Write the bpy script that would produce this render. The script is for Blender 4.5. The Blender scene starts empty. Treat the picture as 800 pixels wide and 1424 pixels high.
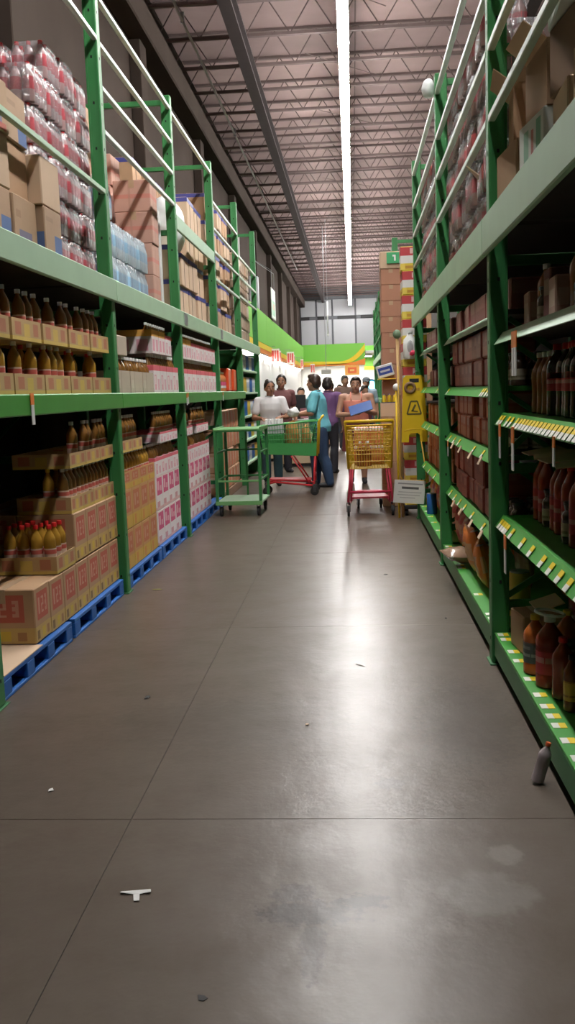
import bpy, bmesh, math, random
from mathutils import Vector, Matrix
random.seed(7)
S = bpy.context.scene
C = S.collection
PI = math.pi

# ------------------------------------------------------------------ camera (calibrated on the 800x1424 frame)
EYE = 1.42
def make_camera():
    f, ppx, ppy = 1300.0, 400.0, 712.0
    v = Vector((490 - ppx, 542 - ppy))
    r = math.radians(2.0)
    s = Vector((math.sin(r), math.cos(r)))
    t = -f * f / v.dot(s)
    d = Vector((v.x, v.y, f)).normalized()                # aisle direction in camera axes (x right, y down, z forward)
    n = Vector((s.x * t, s.y * t, f)).normalized()        # straight down
    up = -n
    right = n.cross(d)
    if right.x < 0: right = -right
    M = Matrix((right, d, up))
    cx, cy, cz = M.col[0], M.col[1], M.col[2]
    cam = bpy.data.cameras.new('camera')
    cam.sensor_fit = 'VERTICAL'; cam.sensor_height = 24.0; cam.lens = 24.0 * f / 1424.0
    cam.clip_end = 200
    o = bpy.data.objects.new('camera', cam); C.objects.link(o)
    R = Matrix((cx, -cy, -cz)).transposed().to_4x4()
    o.matrix_world = Matrix.Translation((0, 0, EYE)) @ R
    S.camera = o
make_camera()

# ------------------------------------------------------------------ world, exposure
w = bpy.data.worlds.new('world'); S.world = w; w.use_nodes = True
w.node_tree.nodes['Background'].inputs[0].default_value = (0.6, 0.65, 0.7, 1)
w.node_tree.nodes['Background'].inputs[1].default_value = 0.05
S.view_settings.view_transform = 'Standard'
S.view_settings.look = 'None'
S.view_settings.gamma = 1.0
S.view_settings.use_curve_mapping = False
S.view_settings.exposure = 0.0
TUBE = 152.0          # emission of the fluorescent tubes over the aisle
PANEL = 34.0         # emission of the ceiling panels in the lit hall behind

# ------------------------------------------------------------------ helpers: tags, names, words
ORD = ['first', 'second', 'third', 'fourth', 'fifth', 'sixth', 'seventh', 'eighth', 'ninth', 'tenth', 'eleventh',
       'twelfth', 'thirteenth', 'fourteenth', 'fifteenth', 'sixteenth', 'seventeenth', 'eighteenth', 'nineteenth', 'twentieth',
       'twenty-first', 'twenty-second', 'twenty-third', 'twenty-fourth', 'twenty-fifth', 'twenty-sixth', 'twenty-seventh', 'twenty-eighth', 'twenty-ninth', 'thirtieth']
def tag(o, label, cat, group=None, kind=None):
    if label: o['label'] = label
    if cat: o['category'] = cat
    if group: o['group'] = group
    if kind: o['kind'] = kind
    return o
def empty(name, loc=(0, 0, 0), rz=0):
    o = bpy.data.objects.new(name, None); C.objects.link(o)
    o.empty_display_size = 0.05
    o.location = loc; o.rotation_euler = (0, 0, rz)
    return o
def put(name, mesh, parent=None, loc=(0, 0, 0), rot=(0, 0, 0), scale=None):
    o = bpy.data.objects.new(name, mesh); C.objects.link(o)
    o.location = loc; o.rotation_euler = rot
    if scale: o.scale = scale
    if parent is not None: o.parent = parent
    return o
def struct(name, mesh, parent=None, loc=(0, 0, 0), rot=(0, 0, 0)):
    o = put(name, mesh, parent, loc, rot)
    if parent is None: o['kind'] = 'structure'
    return o

# ------------------------------------------------------------------ helpers: mesh builder
class MB:
    def __init__(s): s.v = []; s.f = []; s.m = []; s.mi = 0
    def _add(s, vs, fs):
        b = len(s.v); s.v += [tuple(p) for p in vs]
        for f in fs: s.f.append(tuple(b + i for i in f)); s.m.append(s.mi)
    def box(s, x0, x1, y0, y1, z0, z1):
        s._add([(x0,y0,z0),(x1,y0,z0),(x1,y1,z0),(x0,y1,z0),(x0,y0,z1),(x1,y0,z1),(x1,y1,z1),(x0,y1,z1)],
               [(0,3,2,1),(4,5,6,7),(0,1,5,4),(1,2,6,5),(2,3,7,6),(3,0,4,7)]); return s
    def cbox(s, x0, x1, y0, y1, z0, z1, c=0.006):
        """box with chamfered edges"""
        hx, hy, hz = (x1-x0)/2, (y1-y0)/2, (z1-z0)/2
        c = min(c, hx*.45, hy*.45, hz*.45)
        cx, cy, cz = (x0+x1)/2, (y0+y1)/2, (z0+z1)/2
        vs = []; idx = {}
        for a in (-1, 1):
            for b in (-1, 1):
                for d in (-1, 1):
                    for k in range(3):
                        q = [a*(hx-c), b*(hy-c), d*(hz-c)]
                        q[k] = (a*hx, b*hy, d*hz)[k]
                        idx[(a,b,d,k)] = len(vs); vs.append((cx+q[0], cy+q[1], cz+q[2]))
        fs = []
        fs_ax = {0: lambda a,u,v: (a,u,v), 1: lambda a,u,v: (u,a,v), 2: lambda a,u,v: (u,v,a)}
        for k in range(3):
            g = fs_ax[k]
            for a in (-1, 1):
                ring = [g(a,-1,-1), g(a,1,-1), g(a,1,1), g(a,-1,1)]
                fs.append([idx[t+(k,)] for t in ring])
        for k in range(3):                                  # edges parallel to axis k
            i, j = [q for q in range(3) if q != k]
            for a in (-1, 1):
                for b in (-1, 1):
                    def key(t, kk):
                        q = [0,0,0]; q[i] = a; q[j] = b; q[k] = t
                        return idx[tuple(q)+(kk,)]
                    fs.append([key(-1,i), key(1,i), key(1,j), key(-1,j)])
        for a in (-1, 1):
            for b in (-1, 1):
                for d in (-1, 1): fs.append([idx[(a,b,d,0)], idx[(a,b,d,1)], idx[(a,b,d,2)]])
        ctr = Vector((cx,cy,cz)); out = []
        for f in fs:
            P = [Vector(vs[q]) for q in f]
            nrm = (P[1]-P[0]).cross(P[2]-P[0]); mid = sum(P, Vector())/len(P)
            out.append(f if nrm.dot(mid-ctr) > 0 else f[::-1])
        s._add(vs, out); return s
    def ring_loft(s, rings, closed_ends=True):
        n = len(rings[0]); vs = [p for r in rings for p in r]; fs = []
        for k in range(len(rings)-1):
            for i in range(n):
                j = (i+1) % n
                fs.append((k*n+i, k*n+j, (k+1)*n+j, (k+1)*n+i))
        if closed_ends:
            fs.append(tuple(range(n))[::-1]); fs.append(tuple((len(rings)-1)*n+i for i in range(n)))
        s._add(vs, fs); return s
    def lathe(s, prof, n=12, c=(0,0,0), sx=1, sy=1, close=True):
        rings = [[(c[0]+r*sx*math.cos(2*PI*i/n), c[1]+r*sy*math.sin(2*PI*i/n), c[2]+z) for i in range(n)] for r, z in prof]
        return s.ring_loft(rings, close)
    def tube(s, pts, r, n=8, r1=None, close=True):
        pts = [Vector(p) for p in pts]; rings = []; m = len(pts)
        ref = None
        for k, p in enumerate(pts):
            d = (pts[min(k+1,m-1)] - pts[max(k-1,0)]).normalized()
            if ref is None:
                ref = Vector((0,0,1)) if abs(d.z) < .9 else Vector((1,0,0))
            u = d.cross(ref)
            if u.length < 1e-4: u = d.cross(Vector((0.3,1,0.2)))
            u.normalize(); w_ = u.cross(d).normalized(); ref = w_
            rr = r if r1 is None else r + (r1-r)*k/(m-1)
            rings.append([p + u*rr*math.cos(2*PI*i/n) + w_*rr*math.sin(2*PI*i/n) for i in range(n)])
        # face direction: check first quad
        s.ring_loft(rings, close); return s
    def bar(s, p, q, w_, h, up=(0,0,1)):
        """rectangular bar from p to q, width w_ sideways, height h along up"""
        p, q = Vector(p), Vector(q); d = (q-p).normalized(); up = Vector(up)
        sd = d.cross(up)
        if sd.length < 1e-5: sd = d.cross(Vector((1,0,0)))
        sd.normalize(); u = sd.cross(d).normalized()
        a = [p+sd*x*w_/2+u*z*h/2 for x,z in ((-1,-1),(1,-1),(1,1),(-1,1))]
        b = [v+(q-p) for v in a]
        s._add(a+b, [(0,1,2,3),(7,6,5,4),(0,4,5,1),(1,5,6,2),(2,6,7,3),(3,7,4,0)]); return s
    def ell(s, c, rx, ry, rz, nu=12, nv=8):
        prof = []
        vs = []; fs = []
        for k in range(1, nv):
            a = PI*k/nv
            for i in range(nu):
                b = 2*PI*i/nu
                vs.append((c[0]+rx*math.sin(a)*math.cos(b), c[1]+ry*math.sin(a)*math.sin(b), c[2]-rz*math.cos(a)))
        for k in range(nv-2):
            for i in range(nu):
                j = (i+1)%nu; fs.append((k*nu+i, k*nu+j, (k+1)*nu+j, (k+1)*nu+i))
        vs.append((c[0],c[1],c[2]-rz)); vs.append((c[0],c[1],c[2]+rz)); lo = len(vs)-2; hi = lo+1
        for i in range(nu):
            j = (i+1)%nu; fs.append((lo, j, i)); fs.append((hi, (nv-2)*nu+i, (nv-2)*nu+j))
        s._add(vs, fs); return s
    def quad(s, a, b, c, d): s._add([a,b,c,d], [(0,1,2,3)]); return s
    def slab(s, pts, t):
        """thin solid from a quad, thickness t along its normal"""
        P = [Vector(p) for p in pts]; n = (P[1]-P[0]).cross(P[2]-P[0]).normalized()*t
        Q = [p+n for p in P]; k = len(P)
        fs = [tuple(range(k))[::-1], tuple(range(k,2*k))] + [(i,(i+1)%k,k+(i+1)%k,k+i) for i in range(k)]
        s._add(P+Q, fs); return s
    def open_box(s, x0, x1, y0, y1, z0, z1, t=0.006):
        o = [(x0,y0),(x1,y0),(x1,y1),(x0,y1)]; i = [(x0+t,y0+t),(x1-t,y0+t),(x1-t,y1-t),(x0+t,y1-t)]
        vs = [(x,y,z0) for x,y in o]+[(x,y,z1) for x,y in o]+[(x,y,z1) for x,y in i]+[(x,y,z0+t) for x,y in i]
        fs = [(0,3,2,1)]
        for k in range(4):
            j = (k+1)%4
            fs += [(k,j,4+j,4+k),(4+k,4+j,8+j,8+k),(8+k,8+j,12+j,12+k)]
        fs.append((12,13,14,15)); s._add(vs, fs); return s
    def xf(s, M, start=0):
        for i in range(start, len(s.v)): s.v[i] = tuple(M @ Vector(s.v[i]))
        return s
    def mesh(s, name, mats, smooth=False, fix=False, angle=None):
        me = bpy.data.meshes.new(name)
        me.from_pydata(s.v, [], s.f)
        if not isinstance(mats, (list, tuple)): mats = [mats]
        for m_ in mats: me.materials.append(m_)
        if len(mats) > 1: me.polygons.foreach_set('material_index', s.m)
        if fix:
            bm = bmesh.new(); bm.from_mesh(me); bmesh.ops.recalc_face_normals(bm, faces=bm.faces); bm.to_mesh(me); bm.free()
        if smooth:
            me.polygons.foreach_set('use_smooth', [True]*len(me.polygons))
            if angle: me.set_sharp_from_angle(angle=math.radians(angle))
        me.update(); return me

# ------------------------------------------------------------------ helpers: procedural materials
def nodes_of(name):
    m = bpy.data.materials.new(name); m.use_nodes = True
    nt = m.node_tree; b = nt.nodes['Principled BSDF']
    return m, nt, b
def N(nt, t, **kw):
    n = nt.nodes.new(t)
    for k, v in kw.items(): setattr(n, k, v)
    return n
def math_n(nt, op, a, b=None, c=None):
    n = nt.nodes.new('ShaderNodeMath'); n.operation = op
    for i, q in enumerate((a, b, c)):
        if q is None: continue
        if isinstance(q, (int, float)): n.inputs[i].default_value = q
        else: nt.links.new(q, n.inputs[i])
    return n.outputs[0]
def mixc(nt, fac, a, b, blend='MIX'):
    n = nt.nodes.new('ShaderNodeMix'); n.data_type = 'RGBA'; n.blend_type = blend
    for sock, q in ((n.inputs[0], fac), (n.inputs[6], a), (n.inputs[7], b)):
        if isinstance(q, (int, float)): sock.default_value = q
        elif isinstance(q, tuple): sock.default_value = (*q[:3], 1)
        else: nt.links.new(q, sock)
    return n.outputs[2]
def vary(nt, col, amt=0.12, scale=6.0, rnd=0.12, coord='Object', detail=3):
    """brightness variation: noise over the object + a random value per object"""
    tc = N(nt, 'ShaderNodeTexCoord'); nz = N(nt, 'ShaderNodeTexNoise')
    nz.inputs['Scale'].default_value = scale; nz.inputs['Detail'].default_value = detail
    nt.links.new(tc.outputs[coord], nz.inputs['Vector'])
    oi = N(nt, 'ShaderNodeObjectInfo')
    a = math_n(nt, 'MULTIPLY_ADD', nz.outputs[0], 2*amt, 1-amt)
    b = math_n(nt, 'MULTIPLY_ADD', oi.outputs['Random'], 2*rnd, 1-rnd)
    v = math_n(nt, 'MULTIPLY', a, b)
    n = N(nt, 'ShaderNodeVectorMath', operation='SCALE')
    if isinstance(col, tuple): n.inputs[0].default_value = col[:3]
    else: nt.links.new(col, n.inputs[0])
    nt.links.new(v, n.inputs['Scale'])
    return n.outputs[0], nz
def mat(name, col, rough=0.6, metal=0.0, amt=0.1, scale=6.0, rnd=0.08, bump=0.0, spec=0.5, alpha=None, trans=0.0, coat=0.0, sheen=0.0):
    m, nt, b = nodes_of(name)
    c, nz = vary(nt, col, amt, scale, rnd)
    nt.links.new(c, b.inputs['Base Color'])
    b.inputs['Roughness'].default_value = rough; b.inputs['Metallic'].default_value = metal
    b.inputs['Specular IOR Level'].default_value = spec
    if coat: b.inputs['Coat Weight'].default_value = coat; b.inputs['Coat Roughness'].default_value = .1
    if trans: b.inputs['Transmission Weight'].default_value = trans
    if alpha is not None: b.inputs['Alpha'].default_value = alpha
    if bump:
        bp = N(nt, 'ShaderNodeBump'); bp.inputs['Strength'].default_value = bump; bp.inputs['Distance'].default_value = .01
        nt.links.new(nz.outputs[0], bp.inputs['Height']); nt.links.new(bp.outputs[0], b.inputs['Normal'])
    return m
def emit(name, col, strength):
    m, nt, b = nodes_of(name)
    b.inputs['Base Color'].default_value = (*col, 1)
    b.inputs['Emission Color'].default_value = (*col, 1); b.inputs['Emission Strength'].default_value = strength
    return m
def face_uv(nt):
    """u across the side faces of a box (0..1), v up, and a mask that is 1 on the side faces"""
    tc = N(nt, 'ShaderNodeTexCoord'); g = N(nt, 'ShaderNodeSeparateXYZ'); n = N(nt, 'ShaderNodeSeparateXYZ')
    nt.links.new(tc.outputs['Generated'], g.inputs[0]); nt.links.new(tc.outputs['Normal'], n.inputs[0])
    ax = math_n(nt, 'GREATER_THAN', math_n(nt, 'ABSOLUTE', n.outputs[0]), 0.5)
    az = math_n(nt, 'LESS_THAN', math_n(nt, 'ABSOLUTE', n.outputs[2]), 0.5)
    mx = N(nt, 'ShaderNodeMix'); nt.links.new(ax, mx.inputs[0]); nt.links.new(g.outputs[0], mx.inputs[2]); nt.links.new(g.outputs[1], mx.inputs[3])
    return mx.outputs[0], g.outputs[2], az
def band(nt, x, lo, hi):
    return math_n(nt, 'MULTIPLY', math_n(nt, 'GREATER_THAN', x, lo), math_n(nt, 'LESS_THAN', x, hi))
def printed(name, base, rects, rough=0.75, rep=1, amt=0.08, rnd=0.08, noise_scale=9.0, smear=0.0):
    """cardboard or film with flat printed rectangles: (u0,u1,v0,v1,colour,strength)"""
    m, nt, b = nodes_of(name)
    u, v, side = face_uv(nt)
    if rep > 1: u = math_n(nt, 'FRACT', math_n(nt, 'MULTIPLY', u, rep))
    tc = N(nt, 'ShaderNodeTexCoord'); nz = N(nt, 'ShaderNodeTexNoise'); nz.inputs['Scale'].default_value = 28.0
    nt.links.new(tc.outputs['Object'], nz.inputs['Vector'])
    if smear:
        off = math_n(nt, 'MULTIPLY_ADD', nz.outputs[0], smear, -smear/2)
        u = math_n(nt, 'ADD', u, off); v = math_n(nt, 'ADD', v, off)
    col = base
    for (u0,u1,v0,v1,cc,st) in rects:
        k = math_n(nt, 'MULTIPLY', band(nt, u, u0, u1), band(nt, v, v0, v1))
        k = math_n(nt, 'MULTIPLY', k, math_n(nt, 'MULTIPLY', side, st))
        col = mixc(nt, k, col, cc)
    c, _ = vary(nt, col, amt, noise_scale, rnd)
    nt.links.new(c, b.inputs['Base Color']); b.inputs['Roughness'].default_value = rough
    return m

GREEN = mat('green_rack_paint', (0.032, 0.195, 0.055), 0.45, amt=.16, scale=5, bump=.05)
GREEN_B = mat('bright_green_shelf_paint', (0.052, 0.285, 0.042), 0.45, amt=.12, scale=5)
GREEN_P = mat('pale_lit_green_paint', (0.38, 0.58, 0.39), 0.45, amt=.12, scale=4)  # upper beams: lamp light put into the green; also used for pale parts
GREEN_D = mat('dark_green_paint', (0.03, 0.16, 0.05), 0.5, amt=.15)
RAIL = mat('lit_pale_green_rail', (0.50, 0.63, 0.52), 0.35, amt=.12, scale=9)  # green rails paled in colour for the light they reflect
HOLE = mat('black_hole', (0.008, 0.01, 0.008), 0.9)
BOARD = mat('dark_deck_board', (0.05, 0.04, 0.032), 0.85, amt=.2)
STEEL = mat('grey_galvanised_steel', (0.33, 0.34, 0.35), 0.4, metal=.6)
DARKSTEEL = mat('dark_steel', (0.06, 0.06, 0.065), 0.5, metal=.3)
BLACK = mat('black_rubber', (0.015, 0.015, 0.016), 0.65)
WHITE = mat('white_plastic', (0.80, 0.81, 0.80), 0.4, amt=.04)
PAPER = mat('white_paper', (0.78, 0.78, 0.76), 0.8, amt=.05)
YELLOW = mat('yellow_plastic', (0.78, 0.52, 0.015), 0.45, amt=.07)
REDP = mat('red_plastic', (0.55, 0.025, 0.03), 0.4, amt=.08)
ORANGE = mat('orange_print', (0.80, 0.22, 0.04), 0.5)
BLUE = mat('blue_paint', (0.015, 0.13, 0.46), 0.55, amt=.2, scale=8)
BLUETAPE = mat('blue_tape', (0.07, 0.075, 0.30), 0.45)
KRAFT = mat('kraft_cardboard', (0.47, 0.29, 0.17), 0.85, amt=.12, scale=5, rnd=.14)
KRAFT_L = mat('light_kraft_cardboard', (0.62, 0.45, 0.31), 0.85, amt=.1, scale=5, rnd=.1)
KRAFT_D = mat('dark_kraft_cardboard', (0.24, 0.14, 0.08), 0.85, amt=.14, scale=5, rnd=.1)
TAPE = mat('clear_brown_tape', (0.46, 0.32, 0.20), 0.3)
def film(name, col, gl=0.16):
    m, nt, b = nodes_of(name)
    nt.nodes.remove(b)
    out = nt.nodes['Material Output']
    tr = N(nt, 'ShaderNodeBsdfTransparent'); tr.inputs[0].default_value = (*col, 1)
    gs = N(nt, 'ShaderNodeBsdfGlossy'); gs.inputs['Roughness'].default_value = .22
    df = N(nt, 'ShaderNodeBsdfDiffuse'); df.inputs[0].default_value = (.85, .85, .88, 1)
    nz = N(nt, 'ShaderNodeTexNoise'); nz.inputs['Scale'].default_value = 22; tc = N(nt, 'ShaderNodeTexCoord')
    nt.links.new(tc.outputs['Object'], nz.inputs['Vector'])
    bp = N(nt, 'ShaderNodeBump'); bp.inputs['Strength'].default_value = .8; bp.inputs['Distance'].default_value = .03
    nt.links.new(nz.outputs[0], bp.inputs['Height']); nt.links.new(bp.outputs[0], gs.inputs['Normal'])
    a = N(nt, 'ShaderNodeMixShader'); a.inputs[0].default_value = .5
    nt.links.new(gs.outputs[0], a.inputs[1]); nt.links.new(df.outputs[0], a.inputs[2])
    x = N(nt, 'ShaderNodeMixShader'); x.inputs[0].default_value = gl
    nt.links.new(tr.outputs[0], x.inputs[1]); nt.links.new(a.outputs[0], x.inputs[2])
    nt.links.new(x.outputs[0], out.inputs[0])
    return m
FILM = film('clear_shrink_film', (0.94, 0.94, 0.96), .30)
# ================================================================== THE SETTING
XW, XE, YS, YN, ZC = -2.95, 9.0, -7.0, 56.0, 7.45
def floor_material():
    m, nt, b = nodes_of('polished_concrete')
    gp = N(nt, 'ShaderNodeNewGeometry'); P = gp.outputs['Position']
    def noise(scale, detail=4, rough=.6, vec=P):
        n = N(nt, 'ShaderNodeTexNoise'); n.inputs['Scale'].default_value = scale; n.inputs['Detail'].default_value = detail
        n.inputs['Roughness'].default_value = rough; nt.links.new(vec, n.inputs['Vector']); return n.outputs[0]
    big, mid, fine = noise(.45), noise(2.1), noise(26, 3)
    v = math_n(nt, 'ADD', math_n(nt, 'MULTIPLY', big, .34), math_n(nt, 'MULTIPLY', mid, .30))
    v = math_n(nt, 'ADD', v, math_n(nt, 'MULTIPLY_ADD', fine, .10, .64))
    sc = N(nt, 'ShaderNodeVectorMath', operation='SCALE'); sc.inputs[0].default_value = (0.108, 0.085, 0.067); nt.links.new(v, sc.inputs['Scale'])
    col = sc.outputs[0]
    sep = N(nt, 'ShaderNodeSeparateXYZ'); nt.links.new(P, sep.inputs[0])
    def blob(cx, cy, rx, ry, soft, edge, scale):
        dx = math_n(nt, 'MULTIPLY', math_n(nt, 'SUBTRACT', sep.outputs[0], cx), 1/rx)
        dy = math_n(nt, 'MULTIPLY', math_n(nt, 'SUBTRACT', sep.outputs[1], cy), 1/ry)
        d = math_n(nt, 'SQRT', math_n(nt, 'ADD', math_n(nt, 'MULTIPLY', dx, dx), math_n(nt, 'MULTIPLY', dy, dy)))
        d = math_n(nt, 'ADD', d, math_n(nt, 'MULTIPLY_ADD', noise(scale, 4), 2*edge, -edge))
        mr = N(nt, 'ShaderNodeMapRange'); mr.interpolation_type = 'SMOOTHSTEP'
        mr.inputs['From Min'].default_value = 1-soft; mr.inputs['From Max'].default_value = 1+soft
        mr.inputs['To Min'].default_value = 1; mr.inputs['To Max'].default_value = 0
        nt.links.new(d, mr.inputs[0]); return mr.outputs[0]
    col = mixc(nt, math_n(nt, 'MULTIPLY', blob(.35, 2.50, .12, .12, .25, .8, 11), .28), col, (.30, .29, .27))
    col = mixc(nt, math_n(nt, 'MULTIPLY', blob(.43, 2.73, .05, .06, .25, .8, 16), .28), col, (.36, .35, .32))
    for cx, cy, rx, ry, s_ in ((-.16,2.40,.13,.06,.85), (-.01,2.46,.07,.04,.9), (-.14,2.25,.03,.14,.7), (-.20,2.50,.06,.05,.7), (.45,3.9,.20,.5,.35), (.1,3.25,.05,.05,.5), (-.6,3.9,.5,.3,.2)):
        col = mixc(nt, math_n(nt, 'MULTIPLY', blob(cx, cy, rx, ry, .30, 1.3, 34), s_), col, (.035, .028, .024))
    nt.links.new(col, b.inputs['Base Color'])
    nt.links.new(math_n(nt, 'MULTIPLY_ADD', mid, .06, .285), b.inputs['Roughness'])
    nt.links.new(math_n(nt, 'MULTIPLY_ADD', noise(3.3, 6, .65), .66, -.02), b.inputs['Specular IOR Level'])
    bp = N(nt, 'ShaderNodeBump'); bp.inputs['Strength'].default_value = .12; bp.inputs['Distance'].default_value = .02
    nt.links.new(noise(7, 4), bp.inputs['Height']); nt.links.new(bp.outputs[0], b.inputs['Normal'])
    return m
FLOOR = floor_material()
JOINT = mat('joint_filler', (0.075, 0.064, 0.056), 0.8)
floor = struct('floor', MB().box(XW, XE, YS, YN, -.12, -.004).mesh('floor', JOINT))
xj = [XW, -.785, 1.83, 4.45, 7.05, XE]
yj = [YS] + [2.97 + 2.58*k for k in range(-3, 21)] + [YN]
for i in range(len(xj)-1):
    for j in range(len(yj)-1):
        g = .0016
        struct('floor_slab', MB().box(xj[i]+g, xj[i+1]-g, yj[j]+g, yj[j+1]-g, -.05, 0).mesh('floor_slab', FLOOR), floor)

# walls
WALLM = mat('grey_brown_plaster', (0.045, 0.034, 0.028), 0.9, amt=.25, scale=1.2, spec=.05)
WALLG = mat('grey_metal_panel', (0.36, 0.37, 0.385), 0.55, amt=.08, scale=.8)
WALLD = mat('dark_wall_frame', (0.10, 0.105, 0.115), 0.6)
wl = struct('wall_left', MB().box(XW-.2, XW, YS, YN, 0, ZC).mesh('wall_left', WALLM))
pil = MB().cbox(0, .16, -.2, .2, 0, ZC-.6, .01).mesh('pilaster', WALLM)
for k in range(10): struct('pilaster', pil, wl, (XW, 3.2+5.2*k, 0))
fas = MB().cbox(0, .30, YS, YN, ZC-1.15, ZC-.72, .02).mesh('wall_beam', WALLM)
struct('wall_beam', fas, wl, (XW, 0, 0))
struct('wall_right', MB().box(XE, XE+.2, YS, YN, 0, ZC).mesh('wall_right', WALLM))
struct('wall_front', MB().box(XW, XE, YS-.2, YS, 0, ZC).mesh('wall_front', WALLM))
wb = struct('wall_back', MB().box(XW, XE, YN, YN+.2, 0, ZC).mesh('wall_back', WALLD))
xs = [-2.95, -2.0, -1.06, .3, 1.6, 2.9, 4.2, 5.5, 6.8, 8.1, 9.0]
for a, b_ in zip(xs[:-1], xs[1:]):
    struct('wall_panel', MB().cbox(a+.05, b_-.05, YN-.06, YN, 2.4, 5.55, .01).mesh('wall_panel', WALLG), wb)
    struct('wall_panel', MB().cbox(a+.05, b_-.05, YN-.06, YN, 5.75, 6.7, .01).mesh('wall_panel', WALLG), wb)
for a, b_ in ((-2.9,-2.4), (-1.9,-1.5), (-.75,.35), (.6,1.5)):
    struct('vent_slot', MB().cbox(a, b_, YN-.10, YN-.06, 5.56, 5.74, .01).mesh('vent_slot', BLACK), wb)
trim = struct('trim_1', MB().cbox(XW, XE, YN-.16, YN-.06, 6.7, 6.95, .01).mesh('trim_1', WALLD))

# ceiling: deck ribs, bar joists, girders
CEIL = mat('ceiling_deck', (0.29, 0.205, 0.195), 0.8, amt=.28, scale=1.3, rnd=.25)
JOISTM = mat('joist_paint', (0.14, 0.105, 0.10), 0.75, amt=.15, spec=.15)
ceil = struct('ceiling', MB().box(XW, XE, YS, YN, ZC, ZC+.15).mesh('ceiling', JOISTM))
y = YS
while y < YN-.1:
    y2 = min(y+1.3, YN)
    for a, b_ in ((XW, 0.2), (.2, 3.2), (3.2, 6.2), (6.2, XE)):
        struct('deck_sheet', MB().cbox(a+.012, b_-.012, y+.02, y2-.02, ZC-.03, ZC, .012).mesh('deck_sheet', CEIL), ceil)
    y = y2
GIRD = mat('girder_paint', (0.055, 0.045, 0.045), .8, spec=.1)
def joist_mesh():
    m = MB(); x0, x1 = XW+.05, XE-.05; zb, zt = 6.86, 7.40
    for z in (zb, zt): m.box(x0, x1, -.035, .035, z-.022, z+.022)
    n = 34; dx = (x1-x0)/n
    for k in range(n):
        a, b_ = (zb, zt) if k % 2 == 0 else (zt, zb)
        m.bar((x0+k*dx, 0, a), (x0+(k+1)*dx, 0, b_), .016, .016)
    return m.mesh('joist', JOISTM)
jm = joist_mesh()
k = 0
while YS+1.3*(k+1) < YN-.3:
    struct('joist', jm, ceil, (0, YS+1.3*(k+1), 0)); k += 1
for gx, zz in ((-1.55, 6.55), (2.6, 6.55), (6.6, 6.55)):
    m = MB(); m.box(gx-.09, gx+.09, YS, YN, zz-.02, zz+.02); m.box(gx-.012, gx+.012, YS, YN, zz, zz+.27); m.box(gx-.09, gx+.09, YS, YN, zz+.25, zz+.28)
    struct('girder', m.mesh('girder', GIRD), ceil)
m = MB()
for yy in range(int(YS)+2, int(YN), 3): m.tube([(-.62, yy, 6.86), (.62, yy+1.3, 6.86)], .008, 4)
struct('cross_bracing', m.mesh('cross_bracing', JOISTM), ceil)
PIPEM = mat('grey_pipe_paint', (0.34, 0.33, 0.32), .5)
pp = put('ceiling_pipe', MB().tube([(-2.28, YS, 6.72), (-2.28, 42, 6.72)], .022, 8).mesh('ceiling_pipe', PIPEM, True))
tag(pp, 'thin grey pipe running along the ceiling left of the light row', 'pipe')
for yy in range(-4, 42, 6): put('pipe_clamp', MB().box(-2.305, -2.255, yy-.02, yy+.02, 6.69, 6.84).mesh('pipe_clamp', STEEL), pp)

# fluorescent row along the aisle: one fixture after the other
TUBEM = emit('fluorescent_tube', (1.0, 0.975, 0.945), TUBE)
HOUS = mat('white_lamp_housing', (0.75, 0.77, 0.8), .4)
fh = MB(); fh.cbox(-.066, .066, -1.20, 1.20, .038, .085, .008); fh.box(-.085, .085, -1.20, -1.17, 0, .04); fh.box(-.085, .085, 1.17, 1.20, 0, .04)
fh = fh.mesh('housing', HOUS)
tb = MB().tube([(0,-1.165,0),(0,1.165,0)], .024, 8).mesh('tube', TUBEM, True)
rod = MB().tube([(0,0,.08),(0,0,.58)], .006, 5).mesh('hanger', STEEL)
LZ = 6.28
nfix = 22
for k in range(nfix):
    yy = 54.0 - 2.42*k
    r = tag(empty('ceiling_light', (0, yy, LZ)), '%s fluorescent fixture from the far end of the bright ceiling row' % ORD[k], 'ceiling light', 'fluorescent fixtures in the row over the aisle')
    put('housing', fh, r)
    for sx in (-.05, .05): put('tube', tb, r, (sx, 0, .008))
    for sy in (-.8, .8): put('hanger', rod, r, (0, sy, 0))

# ---------------------------------------------------------------- shop fronts at the end of the aisle
LIME = mat('lime_green_fascia', (0.20, 0.56, 0.07), .5, amt=.05, scale=.5)
YEL = mat('yellow_fascia_stripe', (0.85, 0.62, 0.03), .5, amt=.04)
ORA = mat('orange_fascia_stripe', (0.78, 0.24, 0.04), .5, amt=.04)
WPAN = mat('white_wall_panel', (0.82, 0.83, 0.82), .5, amt=.03)
XP, Y0P, Y1P = -2.15, 17.75, 40.0
wp = struct('wall_partition', MB().box(XP-.12, XP-.02, Y0P, Y1P, 0, 3.25).mesh('wall_partition', WPAN))
yy = Y0P
while yy < Y1P-.2:
    y2 = min(yy+2.47, Y1P)
    struct('wall_panel', MB().cbox(XP-.02, XP, yy+.008, y2-.008, .02, 2.32, .006).mesh('wall_panel', WPAN), wp)
    for nm, z0, z1, mm, dx in (('orange_stripe', 2.33, 2.42, ORA, .13), ('yellow_stripe', 2.42, 2.55, YEL, .135), ('green_fascia', 2.55, 3.26, LIME, .14)):
        struct(nm, MB().cbox(XP-.02, XP+dx, yy+.006, y2-.006, z0, z1, .004).mesh(nm, mm), wp)
    yy = y2
FILL_TUBE = emit('added_fill_tube', (1.0, .96, .9), 40.0)  # added tube lamps that brighten the white shop front
vt = MB().tube([(0,-1.1,0),(0,1.1,0)], .016, 8).mesh('tube', FILL_TUBE, True); vb = MB().box(-.03, .03, -1.12, 1.12, .016, .04).mesh('bracket', HOUS)
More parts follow.
